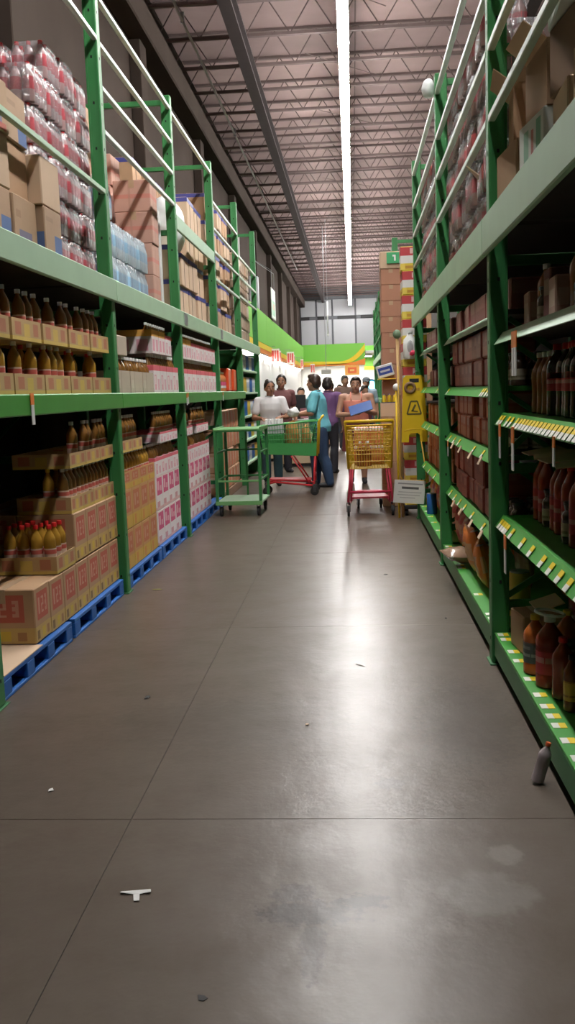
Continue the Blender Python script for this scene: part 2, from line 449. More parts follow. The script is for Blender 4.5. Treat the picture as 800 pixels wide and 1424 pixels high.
for k in range(8):
    r = tag(empty('added_fill_light', (XP+.06, 19.2+2.6*k, 2.287)), '%s added small tube light under the orange stripe of the left shop front' % ORD[k], 'light', 'added tube lights under the left fascia')
    put('tube', vt, r); put('bracket', vb, r)
# header across the end
HX0, HX1, HY = -2.27, .58, 40.1
wh = struct('wall_header', MB().box(HX0, HX1, HY, HY+.25, 2.45, 3.36).mesh('wall_header', LIME))
def strip(nm, pts, mm, y, t=.02):
    m = MB(); m.slab([(x, y-.003, z) for x, z in pts], t); return struct(nm, m.mesh(nm, mm, fix=True), wh)
up = []
n = 14
for k in range(n+1):
    x = -.55 + (HX1+.55)*k/n; q = k/n; up.append((x, 2.62 + .72*q**2.2))
lo = [(x, 2.50 + .55*((x+.55)/(HX1+.55))**2.6) for x, _ in up]
strip('yellow_stripe', [(HX0, 2.52), (-.55, 2.50)] + lo[1:] + up[::-1] + [(HX0, 2.68)], YEL, HY)
strip('orange_stripe', [(HX0, 2.45), (HX1, 2.45)] + [(HX1, 2.72), (.2, 2.60), (-.2, 2.54), (HX0, 2.52)], ORA, HY)
struct('wall_header_side', MB().box(HX1+.0, 6.0, HY+3.5, HY+3.7, 2.42, 3.4).mesh('wall_header_side', LIME))
struct('trim_2', MB().cbox(HX1+.0, 6.0, HY+3.44, HY+3.5, 2.3, 2.46, .005).mesh('trim_2', YEL))
# bright hall behind the header
HALLC = 2.95
hc = struct('ceiling_hall', MB().box(-2.9, 6.0, HY+.25, 54.0, HALLC, HALLC+.1).mesh('ceiling_hall', WPAN))
wq = struct('wall_hall', MB().box(-2.9, 6.0, 54.0, 54.2, 0, HALLC).mesh('wall_hall', WPAN))
for k in range(7): struct('wall_panel', MB().cbox(-2.85+1.27*k, -1.62+1.27*k, 53.96, 54.0, .02, 2.9, .01).mesh('wall_panel', WPAN), wq)
PANM = emit('panel_light', (1.0, .95, .86), PANEL)
pf = MB()
for a_, b_, c_, d_ in ((-.62,.62,-.62,-.59), (-.62,.62,.59,.62), (-.62,-.59,-.59,.59), (.59,.62,-.59,.59)): pf.box(a_, b_, c_, d_, -.05, .044)
pf = pf.mesh('frame', HOUS)
pd = MB().box(-.59, .59, -.59, .59, -.045, -.02).mesh('diffuser', PANM)
words = ['left', 'middle', 'right']
rows = ['front', 'second', 'third', 'rear']
for i, yy in enumerate((42.0, 45.2, 48.6, 52.0)):
    for j, xx in enumerate((-1.7, .3, 2.6)):
        r = tag(empty('panel_light', (xx, yy, HALLC-.045)), 'square white ceiling panel light in the bright hall, %s row, %s' % (rows[i], words[j]), 'ceiling light', 'panel lights in the bright hall')
        put('frame', pf, r); put('diffuser', pd, r)
# ================================================================== RACKS
TAGM, nt_, b_n = nodes_of('shelf_price_tag')
_tc = N(nt_, 'ShaderNodeTexCoord'); _g = N(nt_, 'ShaderNodeSeparateXYZ'); nt_.links.new(_tc.outputs['Generated'], _g.inputs[0])
nt_.links.new(mixc(nt_, math_n(nt_, 'GREATER_THAN', _g.outputs[0], .5), (.80, .80, .74), (.82, .60, .02)), b_n.inputs['Base Color'])
TAGS = mat('white_price_strip', (.80, .79, .80), .6, amt=.05)
def upright(parent, x, y, h, side, depth=1.08, brace=True, ties=(3.0,)):
    """frame of two posts and ties; side +1: aisle lies to +x, -1: aisle to -x.  x = front face"""
    s = -side
    xa, xb = sorted((x, x+s*.09))
    m = MB(); m.cbox(xa, xb, y-.045, y+.045, .008, h, .006)
    # rolled lips on the camera side make it read as a channel
    m.box(xa+.004, xa+.016, y-.051, y-.044, .01, h-.01); m.box(xb-.016, xb-.004, y-.051, y-.044, .01, h-.01)
    p = put('upright', m.mesh('upright', GREEN), parent)
    put('base_plate', MB().cbox(xa-.012, xb+.012, y-.07, y+.07, 0, .008, .002).mesh('base_plate', GREEN_D), p)
    hm = MB()
    z = .12
    while z < h-.1:
        hm.box(x+s*.045-.006, x+s*.045+.006, y-.0475, y-.0445, z, z+.018)
        hm.box(min(x-s*.001, x+s*.002), max(x-s*.001, x+s*.002), y-.006, y+.006, z, z+.018)
        z += .30
    put('bolt_hole', hm.mesh('bolt_hole', HOLE), p)
    xc, xd = sorted((x+s*depth, x+s*(depth-.09)))
    put('upright', MB().cbox(xc, xd, y-.045, y+.045, .0, h, .006).mesh('upright', GREEN), parent)
    a, b2 = sorted((x+s*.09, x+s*(depth-.09)))
    for z in (h-.06, 2.02, 1.0, .3) + tuple(ties):
        if z < h-.02: put('tie_bar', MB().cbox(a, b2, y-.02, y+.02, z-.025, z+.025, .004).mesh('tie_bar', GREEN), parent)
    if brace:
        m = MB()
        for z0, z1 in ((.35, .95), (1.08, 1.95)):
            m.bar((a, y, z0), (b2, y, z1), .03, .012, (0,1,0))
        put('diagonal_brace', m.mesh('diagonal_brace', GREEN), parent)
    return p
def beam(parent, x, y0, y1, z0, z1, side, mm, name='beam', t=.045):
    a, b2 = sorted((x, x-side*t))
    m = MB(); m.cbox(a, b2, y0+.002, y1-.002, z0, z1, .006)
    return put(name, m.mesh(name, mm), parent)
def rail(parent, x, y0, y1, z, side, mm=None, h=.034):
    a, b2 = sorted((x+side*.002, x-side*.032))
    return put('guard_rail', MB().cbox(a, b2, y0, y1, z-h/2, z+h/2, .004).mesh('guard_rail', mm or RAIL), parent)
def deck(parent, x, y0, y1, z, side, depth=1.0, mm=None):
    a, b2 = sorted((x-side*.05, x-side*depth))
    return put('deck', MB().cbox(a, b2, y0+.05, y1-.05, z-.03, z, .004).mesh('deck', mm or BOARD), parent)

# ---------------------------------------------------------------- left rack
LX = -1.67
LP = [1.48, 4.12, 6.65, 9.30, 11.90, 14.45, 17.05]
left_rack = tag(empty('pallet_rack', (LX, 0, 0)), 'long green pallet rack along the left side of the aisle, full of cartons', 'rack')
left_rack.location = (0, 0, 0)
UB0, UB1, LB0, LB1 = 2.095, 2.245, 1.345, 1.455
for y in LP: upright(left_rack, LX, y, 4.27, 1, ties=() if y == 6.65 else (3.0,))
for k in range(6):
    y0, y1 = LP[k], LP[k+1]
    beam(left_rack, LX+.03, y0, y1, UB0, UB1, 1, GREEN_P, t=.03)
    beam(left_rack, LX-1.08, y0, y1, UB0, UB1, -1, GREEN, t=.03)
    deck(left_rack, LX, y0, y1, UB1, 1, 1.05)
    if k < 5:
        bm_ = beam(left_rack, LX+.03, y0, y1, LB0, LB1, 1, GREEN_B, t=.03)
        deck(left_rack, LX, y0, y1, LB1, 1, 1.05)
for k, zs in ((0,(2.84,3.85,4.15)), (1,(2.84,3.85,4.15)), (2,(4.15,3.84,3.55,3.26)), (3,(4.13,)), (4,(3.80,3.48,3.2,2.86)), (5,(3.50,3.2,2.9))):
    for z in zs:
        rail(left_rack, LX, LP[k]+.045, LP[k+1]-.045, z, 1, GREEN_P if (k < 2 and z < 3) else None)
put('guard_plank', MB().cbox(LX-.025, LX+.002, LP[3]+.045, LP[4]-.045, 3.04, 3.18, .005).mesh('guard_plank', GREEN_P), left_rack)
# tags hanging from the left beams
hang_o = MB().box(-.002, .002, -.03, .03, -.07, 0).mesh('hanging_tag', ORANGE)
hang_w = MB().box(-.002, .002, -.024, .024, -.19, -.07).mesh('tag_strip', TAGS)
def hang(parent, x, y, z, s=1.0, tilt=0):
    o = put('hanging_tag', hang_o, parent, (x, y, z), (0, tilt, 0), (1, s, s)); put('tag_strip', hang_w, o); return o
hang(left_rack, LX+.034, 4.72, 1.46, .85); hang(left_rack, LX+.034, 9.25, 1.44, .6); hang(left_rack, LX+.034, 9.33, 1.45, .6)
hang(left_rack, LX+.034, 11.87, 1.45, .6)
for y in (9.40, 12.0): put('label_card', MB().box(LX+.03, LX+.034, y-.06, y+.12, 2.12, 2.235).mesh('label_card', STEEL), left_rack)

# ---------------------------------------------------------------- right rack
RX = .68
RP = [2.05, 4.76, 7.50, 10.22]
right_rack = tag(empty('pallet_rack', (0, 0, 0)), 'tall green rack along the right side with shelves of sauces and bottles', 'rack')
for y in RP: upright(right_rack, RX, y, 3.76, -1, depth=1.1)
for k in range(3):
    y0, y1 = RP[k], RP[k+1]
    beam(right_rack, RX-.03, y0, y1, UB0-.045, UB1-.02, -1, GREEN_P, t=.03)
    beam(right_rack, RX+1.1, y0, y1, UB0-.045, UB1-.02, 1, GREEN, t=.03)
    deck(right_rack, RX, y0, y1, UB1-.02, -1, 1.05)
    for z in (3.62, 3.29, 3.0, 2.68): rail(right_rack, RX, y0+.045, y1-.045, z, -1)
    put('back_panel', MB().box(RX+1.04, RX+1.06, y0+.05, y1-.05, .2, 2.05).mesh('back_panel', BOARD), right_rack)  # added dark sheet, stops light leaking through from behind the rack
tagmesh = MB().box(0, .052, -.026, .026, 0, .002).mesh('price_tag', TAGM)
def shelf(y0, y1, z, mm, tags=(), depth=.95, x=RX+.03, rz=.055, tilt=.5):
    a = y0+.05; b2 = y1-.05
    m = MB(); m.box(x+.03, x+depth, a, b2, z-.025, z)
    o = put('shelf', m.mesh('shelf', BOARD if mm is GREEN_P else GREEN_B), right_rack)
    # sloping front rail that carries the tags: upper edge leans back
    m = MB(); m.slab([(x-.012, a, z-rz), (x-.012, b2, z-rz), (x+.032, b2, z+.004), (x+.032, a, z+.004)], .004)
    r = put('tag_rail', m.mesh('tag_rail', mm, fix=True), o)
    ang = math.atan2(rz+.004, .044)
    for t in tags:
        put('price_tag', tagmesh, r, (x-.0135, t, z-rz+.004), (0, -ang, 0))
    for yy in (a+.03, b2-.03):
        m = MB(); m.bar((x+.06, yy, z-.04), (x+.42, yy, z-.30), .025, .012, (0,1,0)); put('bracket', m.mesh('bracket', GREEN), o)
    return o
def rng(a, b2, n): return [a+(b2-a)*i/(n-1) for i in range(n)]
B1, B2, B3 = (RP[0], RP[1]), (RP[1], RP[2]), (RP[2], 10.10)
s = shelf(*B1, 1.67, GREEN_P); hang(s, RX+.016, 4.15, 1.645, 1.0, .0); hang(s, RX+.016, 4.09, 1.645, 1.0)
s = shelf(*B1, 1.28, GREEN_B, tags=[4.62, 4.55, 4.40, 4.30, 4.17] + rng(2.75, 4.09, 20))
hang(s, RX+.012, 4.50, 1.235, .85); hang(s, RX+.012, 4.14, 1.235, 1.0); hang(s, RX+.012, 3.30, 1.235, .55)
s = shelf(*B1, .77, GREEN_B, tags=[4.62, 4.55, 4.49, 4.43, 4.30, 4.03, 3.83, 3.60, 3.45, 3.30, 3.16, 3.0, 2.85])
hang(s, RX+.012, 4.36, .725, .95)
for z, tg in ((1.79, ()), (1.41, (5.1, 5.2, 5.32, 5.4, 7.3)), (1.06, (7.2, 6.9, 6.6, 5.8, 5.4)), (.64, (7.2, 6.9, 6.6, 6.3, 5.9, 5.4))):
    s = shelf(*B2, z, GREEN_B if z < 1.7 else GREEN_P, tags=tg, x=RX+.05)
    if z == 1.06: hang(s, RX+.032, 7.15, 1.01, .6)
    if z in (1.06, .64):       # loose paper tags along the rail
        for yy in (5.3, 5.75, 6.3, 6.75): put('loose_tag', MB().box(0, .004, -.035, .035, -.05, 0).mesh('loose_tag', KRAFT_L), s, (RX+.034, yy, z-.035), (0, .5, 0))
for z, tg in ((1.80, ()), (1.42, (9.6, 8.2)), (1.06, (9.6, 9.2, 8.4)), (.64, (9.8, 9.2, 8.6))):
    shelf(*B3, z, GREEN_B if z < 1.7 else GREEN_P, tags=tg, x=RX+.05)
for (y0, y1), tg in ((B1, [4.66, 4.57, 4.35, 4.2, 3.93, 3.72, 3.58, 3.47, 3.37, 3.22, 3.06, 2.92, 2.80]), (B2, [7.35, 7.0, 6.9, 6.55, 6.45, 5.6, 5.1, 5.0]), (B3, [9.9, 9.5, 9.1, 8.7, 8.2, 7.7])):
    m = MB(); m.cbox(RX+.012, RX+1.0, y0+.05, y1-.05, .045, .160, .005); o = put('base_shelf', m.mesh('base_shelf', GREEN), right_rack)
    put('shelf_top', MB().cbox(RX+.012, RX+1.0, y0+.05, y1-.05, .160, .168, .002).mesh('shelf_top', GREEN_B), o)
    for t in tg: put('price_tag', tagmesh, o, (RX+.022, t, .168))
    put('kick_plate', MB().box(RX+.10, RX+.12, y0+.05, y1-.05, 0, .045).mesh('kick_plate', BLACK), o)

# ---------------------------------------------------------------- racks further on, right side
far_rack = tag(empty('pallet_rack', (0, 0, 0)), 'distant green rack on the right beyond the carton tower', 'rack')
FP = [15.2, 17.9, 20.6, 23.3, 26.0, 28.7]
for y in FP: upright(far_rack, RX, y, 3.76, -1, depth=1.1)
for y0, y1 in zip(FP[:-1], FP[1:]):
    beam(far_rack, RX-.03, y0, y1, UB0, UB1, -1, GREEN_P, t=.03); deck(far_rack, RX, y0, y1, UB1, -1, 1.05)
    beam(far_rack, RX-.03, y0, y1, 1.1, 1.2, -1, GREEN_B, t=.03); deck(far_rack, RX, y0, y1, 1.2, -1, 1.05)
    for z in (3.62, 3.29, 2.98, 2.66): rail(far_rack, RX, y0+.045, y1-.045, z, -1, GREEN)
    put('back_panel', MB().box(RX+1.04, RX+1.06, y0+.05, y1-.05, .2, 3.3).mesh('back_panel', BOARD), far_rack)  # dark sheet as on the near right rack
# ================================================================== PRODUCTS: kinds
def place(kind, loc, label, group=None, rz=0, rot=None, scale=None):
    o = put(kind['name'], kind['mesh'], None, (loc[0], loc[1], loc[2]+.0012), rot or (0, 0, rz), scale)
    tag(o, label, kind['cat'], group or kind.get('group'))
    for p in kind.get('parts', ()):
        c = put(p[0], p[1], o, p[2] if len(p) > 2 else (0,0,0))
        for q in (p[3] if len(p) > 3 else ()): put(q[0], q[1], c, q[2] if len(q) > 2 else (0,0,0))
    return o
def K(name, mesh, cat, parts=(), **kw): return dict(name=name, mesh=mesh, cat=cat, parts=parts, **kw)
def lathe_mesh(name, prof, mm, n=12, sx=1, sy=1): return MB().lathe(prof, n, sx=sx, sy=sy).mesh(name, mm, True, angle=40)

OIL = mat('golden_oil', (0.55, 0.30, 0.04), .12, amt=.06, spec=.7, trans=.25)
OIL_D = mat('dark_shaded_oil', (0.27, 0.12, 0.025), .12, amt=.06, spec=.7, trans=.15)  # shelf shade put into the oil colour; serves brown bottles too
CAPR = mat('red_cap', (0.62, 0.02, 0.02), .35); CAPW = mat('white_cap', (.82, .82, .80), .3); CAPY = mat('yellow_cap', (.75, .52, .03), .35)
OILLAB = printed('oil_label', (.70, .52, .40), [(0, 1, .62, .9, (.58, .08, .06), .9), (0, 1, .0, .25, (.72, .50, .10), 1)], .5)
PINKLAB = printed('pink_label', (.78, .72, .72), [(0, 1, .4, 1, (.68, .10, .22), 1)], .5)
def bottle(name, cat, h, r, body, cap, label=None, neck=.34, shoulder=.66, wide=1.0, lab=(.18, .5), capr=.42, n=12):
    pr = [(r*.86, 0), (r, h*.02), (r, h*.16), (r*.965, h*.18), (r*.965, h*.5), (r, h*.52), (r, h*shoulder), (r*.93, h*(shoulder+.06)), (r*.68, h*(shoulder+.13)), (r*neck, h*.88), (r*neck, h*.93)]
    parts = [('cap', lathe_mesh('cap', [(r*capr, h*.915), (r*capr, h*.99), (r*capr*.9, h)], cap, 10))]
    if label: parts.append(('label', MB().lathe([(r*1.0, h*lab[0]), (r*1.0, h*lab[1])], n, close=False).mesh('label', label, True)))
    return K(name, lathe_mesh(name, pr, body, n), cat, parts)
OILB = bottle('oil_bottle', 'bottle', .27, .036, OIL, CAPR, OILLAB)
OILD = bottle('oil_bottle', 'bottle', .27, .036, OIL_D, CAPW, OILLAB)
OILY = bottle('oil_bottle', 'bottle', .27, .036, OIL, CAPY, OILLAB)
OILG = bottle('oil_bottle', 'bottle', .27, .036, OIL, CAPW, OILLAB)
OILP = bottle('oil_bottle', 'bottle', .27, .036, OIL_D, CAPW, PINKLAB)

# cartons ------------------------------------------------------------------
KR = (.47, .29, .16)
OILC = printed('oil_carton_print', KR, [(.0,1,.0,.30,(.58,.40,.12),.75), (.10,.26,.06,.22,(.16,.09,.04),.8), (.42,.62,.06,.24,(.62,.45,.06),.9), (.72,.86,.06,.22,(.3,.12,.06),.7),
      (.16,.84,.40,.90,(.50,.085,.06),.85), (.24,.34,.50,.80,(.62,.36,.26),.75), (.43,.57,.50,.54,(.62,.36,.26),.75), (.43,.57,.63,.67,(.62,.36,.26),.75), (.43,.57,.76,.80,(.62,.36,.26),.75), (.52,.57,.65,.80,(.62,.36,.26),.75), (.43,.48,.50,.65,(.62,.36,.26),.75), (.66,.76,.50,.80,(.62,.36,.26),.7), (.66,.71,.56,.61,(.50,.085,.06),.8), (.66,.71,.69,.74,(.50,.085,.06),.8)], rnd=.06)
OILC2 = printed('orange_carton_print', (.56,.30,.11), [(0,1,0,.34,(.62,.40,.06),.8), (.2,.4,.05,.3,(.60,.14,.05),.5), (.14,.86,.42,.92,(.52,.13,.07),.75), (.28,.42,.52,.82,(.60,.34,.22),.7), (.55,.72,.52,.60,(.60,.34,.22),.7), (.55,.72,.70,.82,(.60,.34,.22),.7)], rnd=.05)
PINKC = printed('pink_white_carton_print', (.80,.75,.75), [(0,1,.0,.10,(.72,.42,.42),.8), (.08,.5,.10,.26,(.60,.25,.28),.8), (.10,.90,.44,.94,(.62,.03,.17),.9), (.2,.45,.58,.84,(.78,.50,.55),.8), (.55,.8,.55,.7,(.78,.45,.5),.8), (0,1,.955,1,(.80,.55,.55),1)], rnd=.05)
PINKT = printed('pink_white_tray_print', (.80,.72,.72), [(0,1,.80,1,(.68,.06,.10),.9), (.12,.42,.10,.65,(.70,.26,.34),.75), (.58,.88,.10,.50,(.70,.30,.40),.7), (.2,.34,.3,.6,(.82,.7,.7),.9)], rnd=.06)
YELT = printed('yellow_brown_tray_print', (.50,.33,.15), [(0,1,0,.18,(.64,.47,.10),.8), (.10,.30,.25,.85,(.45,.14,.08),.8), (.40,.60,.2,.8,(.62,.44,.08),.8), (.72,.90,.25,.85,(.45,.14,.08),.75)], rnd=.1)
BEIGET = printed('beige_tray_print', (.56,.47,.37), [(.3,.34,0,1,(.35,.28,.2),.7), (.1,.25,.2,.6,(.66,.6,.5),.6)], rnd=.08)
def carton(dx, dy, dz, mm, tape=TAPE, name='carton', cat='carton', c=.006, blue=False, seam=True):
    parts = []
    if seam:
        t = MB(); t.box(-.025, .025, -dy/2-.001, dy/2+.001, dz, dz+.001)
        t.box(-.025, .025, dy/2, dy/2+.001, dz*.75, dz); t.box(-.025, .025, -dy/2-.001, -dy/2, dz*.75, dz)
        parts.append(('tape', t.mesh('tape', tape)))
    if blue:
        t = MB(); h = .05
        t.box(dx/2-.001, dx/2+.002, -dy/2, dy/2, dz-h, dz-.004); t.box(-dx/2-.002, -dx/2+.001, -dy/2, dy/2, dz-h, dz-.004)
        t.box(-dx/2, dx/2, -dy/2-.002, -dy/2+.001, dz-h, dz-.004); t.box(-dx/2, dx/2, dy/2-.001, dy/2+.002, dz-h, dz-.004)
        parts.append(('blue_band', t.mesh('blue_band', BLUETAPE)))
        t = MB(); t.box(dx/2-.001, dx/2+.0015, -.06, -.045, 0, dz-h); parts.append(('edge_slot', t.mesh('edge_slot', HOLE)))
    return K(name, MB().cbox(-dx/2, dx/2, -dy/2, dy/2, 0, dz, c).mesh(name, mm), cat, parts)
def flap_carton(dx, dy, dz, mm, name='open_carton'):
    """opened carton with its four flaps standing"""
    m = MB().open_box(-dx/2, dx/2, -dy/2, dy/2, 0, dz, .005).mesh(name, mm)
    fl = []
    for a, (sx, sy) in zip((.5, .9, -.2, .35), ((1,0),(-1,0),(0,1),(0,-1))):
        L = .11
        b_ = MB()
        if sx:
            x = sx*dx/2; b_.slab([(x,-dy/2+.01,dz),(x,dy/2-.01,dz),(x+sx*L*math.sin(a),dy/2-.02,dz+L*math.cos(a)),(x+sx*L*math.sin(a),-dy/2+.02,dz+L*math.cos(a))], .004)
        else:
            y = sy*dy/2; b_.slab([(-dx/2+.01,y,dz),(dx/2-.01,y,dz),(dx/2-.02,y+sy*L*math.sin(a),dz+L*math.cos(a)),(-dx/2+.02,y+sy*L*math.sin(a),dz+L*math.cos(a))], .004)
        fl.append(('flap', b_.mesh('flap', mm, fix=True)))
    return K(name, m, 'carton', fl)
def tray(dx, dy, dz, mm, name='display_tray'):
    m = MB().open_box(-dx/2, dx/2, -dy/2, dy/2, 0, dz, .006)
    return K(name, m.mesh(name, mm), 'tray', [('tray_flap', MB().slab([(-dx/2+.01,-dy/2+.0083,dz*.5),(dx/2-.01,-dy/2+.0083,dz*.5),(dx/2-.01,-dy/2+.0083,dz*.97),(-dx/2+.01,-dy/2+.0083,dz*.97)], .0018).mesh('tray_flap', KRAFT_D))])

BAYL = ['nearest left bay', 'second left bay', 'third left bay', 'fourth left bay', 'last left bay']
def row(kind, n, x, y0, pitch, z, desc, where, jit=0.0, group=None, rz=0):
    for i in range(n):
        j = random.uniform(-jit, jit)
        place(kind, (x + j, y0 + pitch*(i+.5), z), '%s, %s, %s along' % (desc, where, ORD[i]), group or where, rz + j*.6)
def bottles_row(kind, ys, x, z, desc, where, group, jit=.001, drop=.0):
    ys = [q for q in ys if random.random() >= drop]
    for i, y in enumerate(ys):
        place(kind, (x + random.uniform(-jit, jit), y + random.uniform(-jit, jit), z), '%s, %s along the %s' % (desc, ORD[i], where), group, random.random()*6)
def in_trays(y0, pitch, n, per, size, r=.0375, skip=()):
    """bottle positions evenly inside n trays that stand one after the other"""
    out = []
    for i in range(n):
        if i in skip: continue
        c = y0 + pitch*(i+.5); h = size/2 - .0105 - r
        out += [c + (h*(2*k/(per-1)-1) if per > 1 else 0) for k in range(per)]
    return out
def line(y0, pitch, n): return [y0 + pitch*(i+.5) for i in range(n)]

# ================================================================== LEFT RACK, floor level
# blue pallets: deck boards, blocks and bottom boards are parts
def pallet(x0, x1, y0, y1, label):
    r = tag(empty('pallet', ((x0+x1)/2, (y0+y1)/2, 0)), label, 'pallet', 'blue pallets under the left rack')
    hx, hy = (x1-x0)/2, (y1-y0)/2
    bl = MB().cbox(-.05, .05, -.055, .055, .018, .095, .004).mesh('block', BLUE)
    for xx in (-hx+.05, 0, hx-.05):
        bo = put('bottom_board', MB().cbox(xx-.05, xx+.05, -hy, hy, 0, .018, .003).mesh('bottom_board', BLUE), r)
        for k in range(4): put('block', bl, r, (xx, -hy+.055 + (2*hy-.11)*k/3, 0))
    nb = 7
    for k in range(nb):
        xx = -hx + (2*hx-.11)*k/(nb-1)
        put('deck_board', MB().cbox(xx, xx+.11, -hy, hy, .095, .118, .003).mesh('deck_board', BLUE), r)
PX1, PX0 = LX-.02, LX-1.02
# pallets lie between the uprights
pallet(PX0, PX1, 4.20, 5.30, 'blue wooden pallet under the red-printed cartons at the near left')
pallet(PX0, PX1, 5.36, 6.56, 'blue wooden pallet just before the first full left post')
pallet(PX0, PX1, 6.75, 7.95, 'blue pallet under the orange cartons in the second left bay')
pallet(PX0, PX1, 8.0, 9.2, 'blue pallet under pink and white cartons before the second full left post')
pallet(PX0, PX1, 9.4, 10.55, 'blue pallet under pink cartons in the third left bay, near half')
pallet(PX0, PX1, 10.6, 11.78, 'blue pallet under pink cartons in the third left bay, far half')
put_board = put('slip_sheet', MB().cbox(PX0+.3, PX1, 4.22, 4.78, .118, .124, .002).mesh('slip_sheet', KRAFT_L)); tag(put_board, 'bare pale board on the near end of the first blue pallet', 'board')

c_oil = carton(.36, .256, .300, OILC); c_or = carton(.36, .284, .305, OILC2); c_pk = carton(.36, .272, .305, PINKC)
XF = LX-.05-.18
G0 = 'oil cartons on the nearest left pallet'
for r_, w_ in ((0, 'front'), (1, 'back')):
    for i in range(7):
        place(c_oil, (XF-.365*r_, 4.77+.258*(i+.5), .1245 if 4.77+.258*(i+.5) < 4.9 and r_ == 0 else .1185), 'brown oil carton with red square, bottom layer, %s row, %s along, nearest left bay' % (w_, ORD[i]), G0)
    for i in range(4):
        place(c_oil, (XF-.365*r_, 5.565+.258*(i+.5), .4245), 'brown oil carton with red square, upper layer, %s row, %s along, nearest left bay' % (w_, ORD[i]), G0)
# red-capped bottles in a cut carton standing on the bottom layer
t_oil = tray(.36, .36, .10, YELT); t_s = tray(.34, .256, .10, YELT); t_y = tray(.36, .34, .09, YELT)
place(t_oil, (XF, 5.37, .4245), 'low cut carton holding red-capped oil bottles at the near left', 'cut cartons of oil')
for i in range(4):
    for j in range(3):
        place(OILB, (XF+.12-.08*i, 5.27+.095*j, .4315), 'golden oil bottle with red cap, %s row, %s along, near-left cut carton' % (['front','second','third','rear'][i], ORD[j]), 'red-capped oil bottles in the cut carton', i+j)
for i in range(4):
    place(t_s, (XF, 5.565+.258*(i+.5), .7255), 'low oil tray on the upper cartons, nearest left bay, %s along' % ORD[i], 'oil trays on the floor-level cartons')
bottles_row(OILD, in_trays(5.565, .258, 4, 3, .256), XF+.11, .732, 'amber oil bottle', 'front of low floor-level trays, nearest left bay', 'oil bottles on the nearest left pallet')
bottles_row(OILY, in_trays(5.565, .258, 4, 2, .256), XF+.02, .732, 'yellow-capped oil bottle', 'second row of low floor-level trays, nearest left bay', 'oil bottles on the nearest left pallet')
for i in range(3):
    place(t_y, (XF, 5.56+.345*(i+.5), 1.003), 'yellow-brown oil tray on top of bottles, nearest left bay, %s along' % ORD[i], 'upper oil trays, floor level')
bottles_row(OILD, in_trays(5.56, .345, 3, 4, .34), XF+.11, 1.0095, 'dark oil bottle', 'top trays at floor level, nearest left bay', 'oil bottles on the nearest left pallet', drop=0.25)
# darker stock further back
for i in range(3):
    place(c_oil, (XF-.40, 4.62+.30*i, .4245), 'shaded oil carton behind the red-capped bottles, %s along' % ORD[i], G0) if i < 2 else None
for i in range(3):
    place(c_oil, (XF-.62 if i else XF-.77, 4.55+.31*i, .7255 if i < 2 else .7255), 'dim oil carton deep in the nearest left bay, %s along' % ORD[i], G0)

# second bay: orange cartons, then pink and white cartons
for l_ in range(2):
    for i in range(4):
        place(c_or, (XF, 6.80+.286*(i+.5), .1185+.306*l_), 'orange-brown oil carton, %s layer, %s along, second left bay' % (['bottom','upper'][l_], ORD[i]), 'orange cartons in the second left bay')
        place(c_pk, (XF, 7.985+.2745*(i+.5), .1185+.306*l_), 'white carton with pink squares, %s layer, %s along, second left bay' % (['bottom','upper'][l_], ORD[i]), 'pink and white cartons, floor level')
t_or = tray(.36, .284, .13, OILC2); t_pk = tray(.36, .272, .16, PINKT); t_pk2 = tray(.36, .272, .095, PINKT)
for i in range(4):
    place(t_or, (XF, 6.80+.286*(i+.5), .7305), 'orange-brown cut tray of oil, %s along, second left bay' % ORD[i], 'cut trays in the second left bay')
    place(t_pk, (XF, 7.985+.2745*(i+.5), .7305), 'white and pink cut tray with red rim, %s along, second left bay' % ORD[i], 'cut trays in the second left bay')
bottles_row(OILG, in_trays(6.80, .286, 4, 3, .284), XF+.11, .737, 'golden oil bottle with white cap', 'orange cut trays, second left bay', 'oil bottles in the second left bay')
bottles_row(OILP, in_trays(7.985, .2745, 4, 3, .272), XF+.11, .737, 'oil bottle with pink label', 'pink cut trays, second left bay', 'oil bottles in the second left bay')
for i in range(2):
    place(t_y, (XF, 6.85+.345*(i+.5), 1.008), 'yellow-brown upper oil tray on bottles, second left bay, %s along' % ORD[i], 'upper oil trays, floor level')
for i in range(4):
    if i != 0: place(t_pk2, (XF, 7.985+.2745*(i+.5), 1.008), 'pink upper oil tray on bottles, second left bay, %s along' % ORD[i-1], 'upper oil trays, floor level')
bottles_row(OILD, in_trays(6.85, .345, 2, 4, .34) + in_trays(7.985, .2745, 4, 3, .272, skip=(0,)), XF+.11, 1.0145, 'dark oil bottle', 'top floor-level trays, second left bay', 'oil bottles in the second left bay')

# third bay
for l_ in range(2):
    for i in range(6):
        place(c_pk, (XF, 9.42+.2745*(i+.5), .1185+.306*l_), 'white carton with pink squares, %s layer, %s along, third left bay' % (['bottom','upper'][l_], ORD[i]), 'pink and white cartons, floor level')
for i in range(6):
    place(t_pk, (XF, 9.42+.2745*(i+.5), .7305), 'white and pink cut tray with red rim, %s along, third left bay' % ORD[i], 'cut trays in the third left bay')
    if i != 2: place(t_pk2, (XF, 9.42+.2745*(i+.5), 1.008), 'pink upper tray on bottles, third left bay, %s along' % ORD[i], 'upper oil trays, floor level')
bottles_row(OILP, in_trays(9.42, .2745, 6, 3, .272), XF+.11, .737, 'oil bottle with pink label', 'pink cut trays, third left bay', 'oil bottles in the third left bay')
bottles_row(OILD, in_trays(9.42, .2745, 6, 2, .272, skip=(2,)), XF+.11, 1.0145, 'dark oil bottle with white cap', 'top pink trays, third left bay', 'oil bottles in the third left bay')
JUG = bottle('oil_jug', 'jug', .34, .075, mat('pale_green_oil', (.42,.36,.10), .15, trans=.2), CAPY, None)
place(JUG, (XF+.06, 11.25, .119), 'pale green oil jug on the pallet behind the platform cart', None)

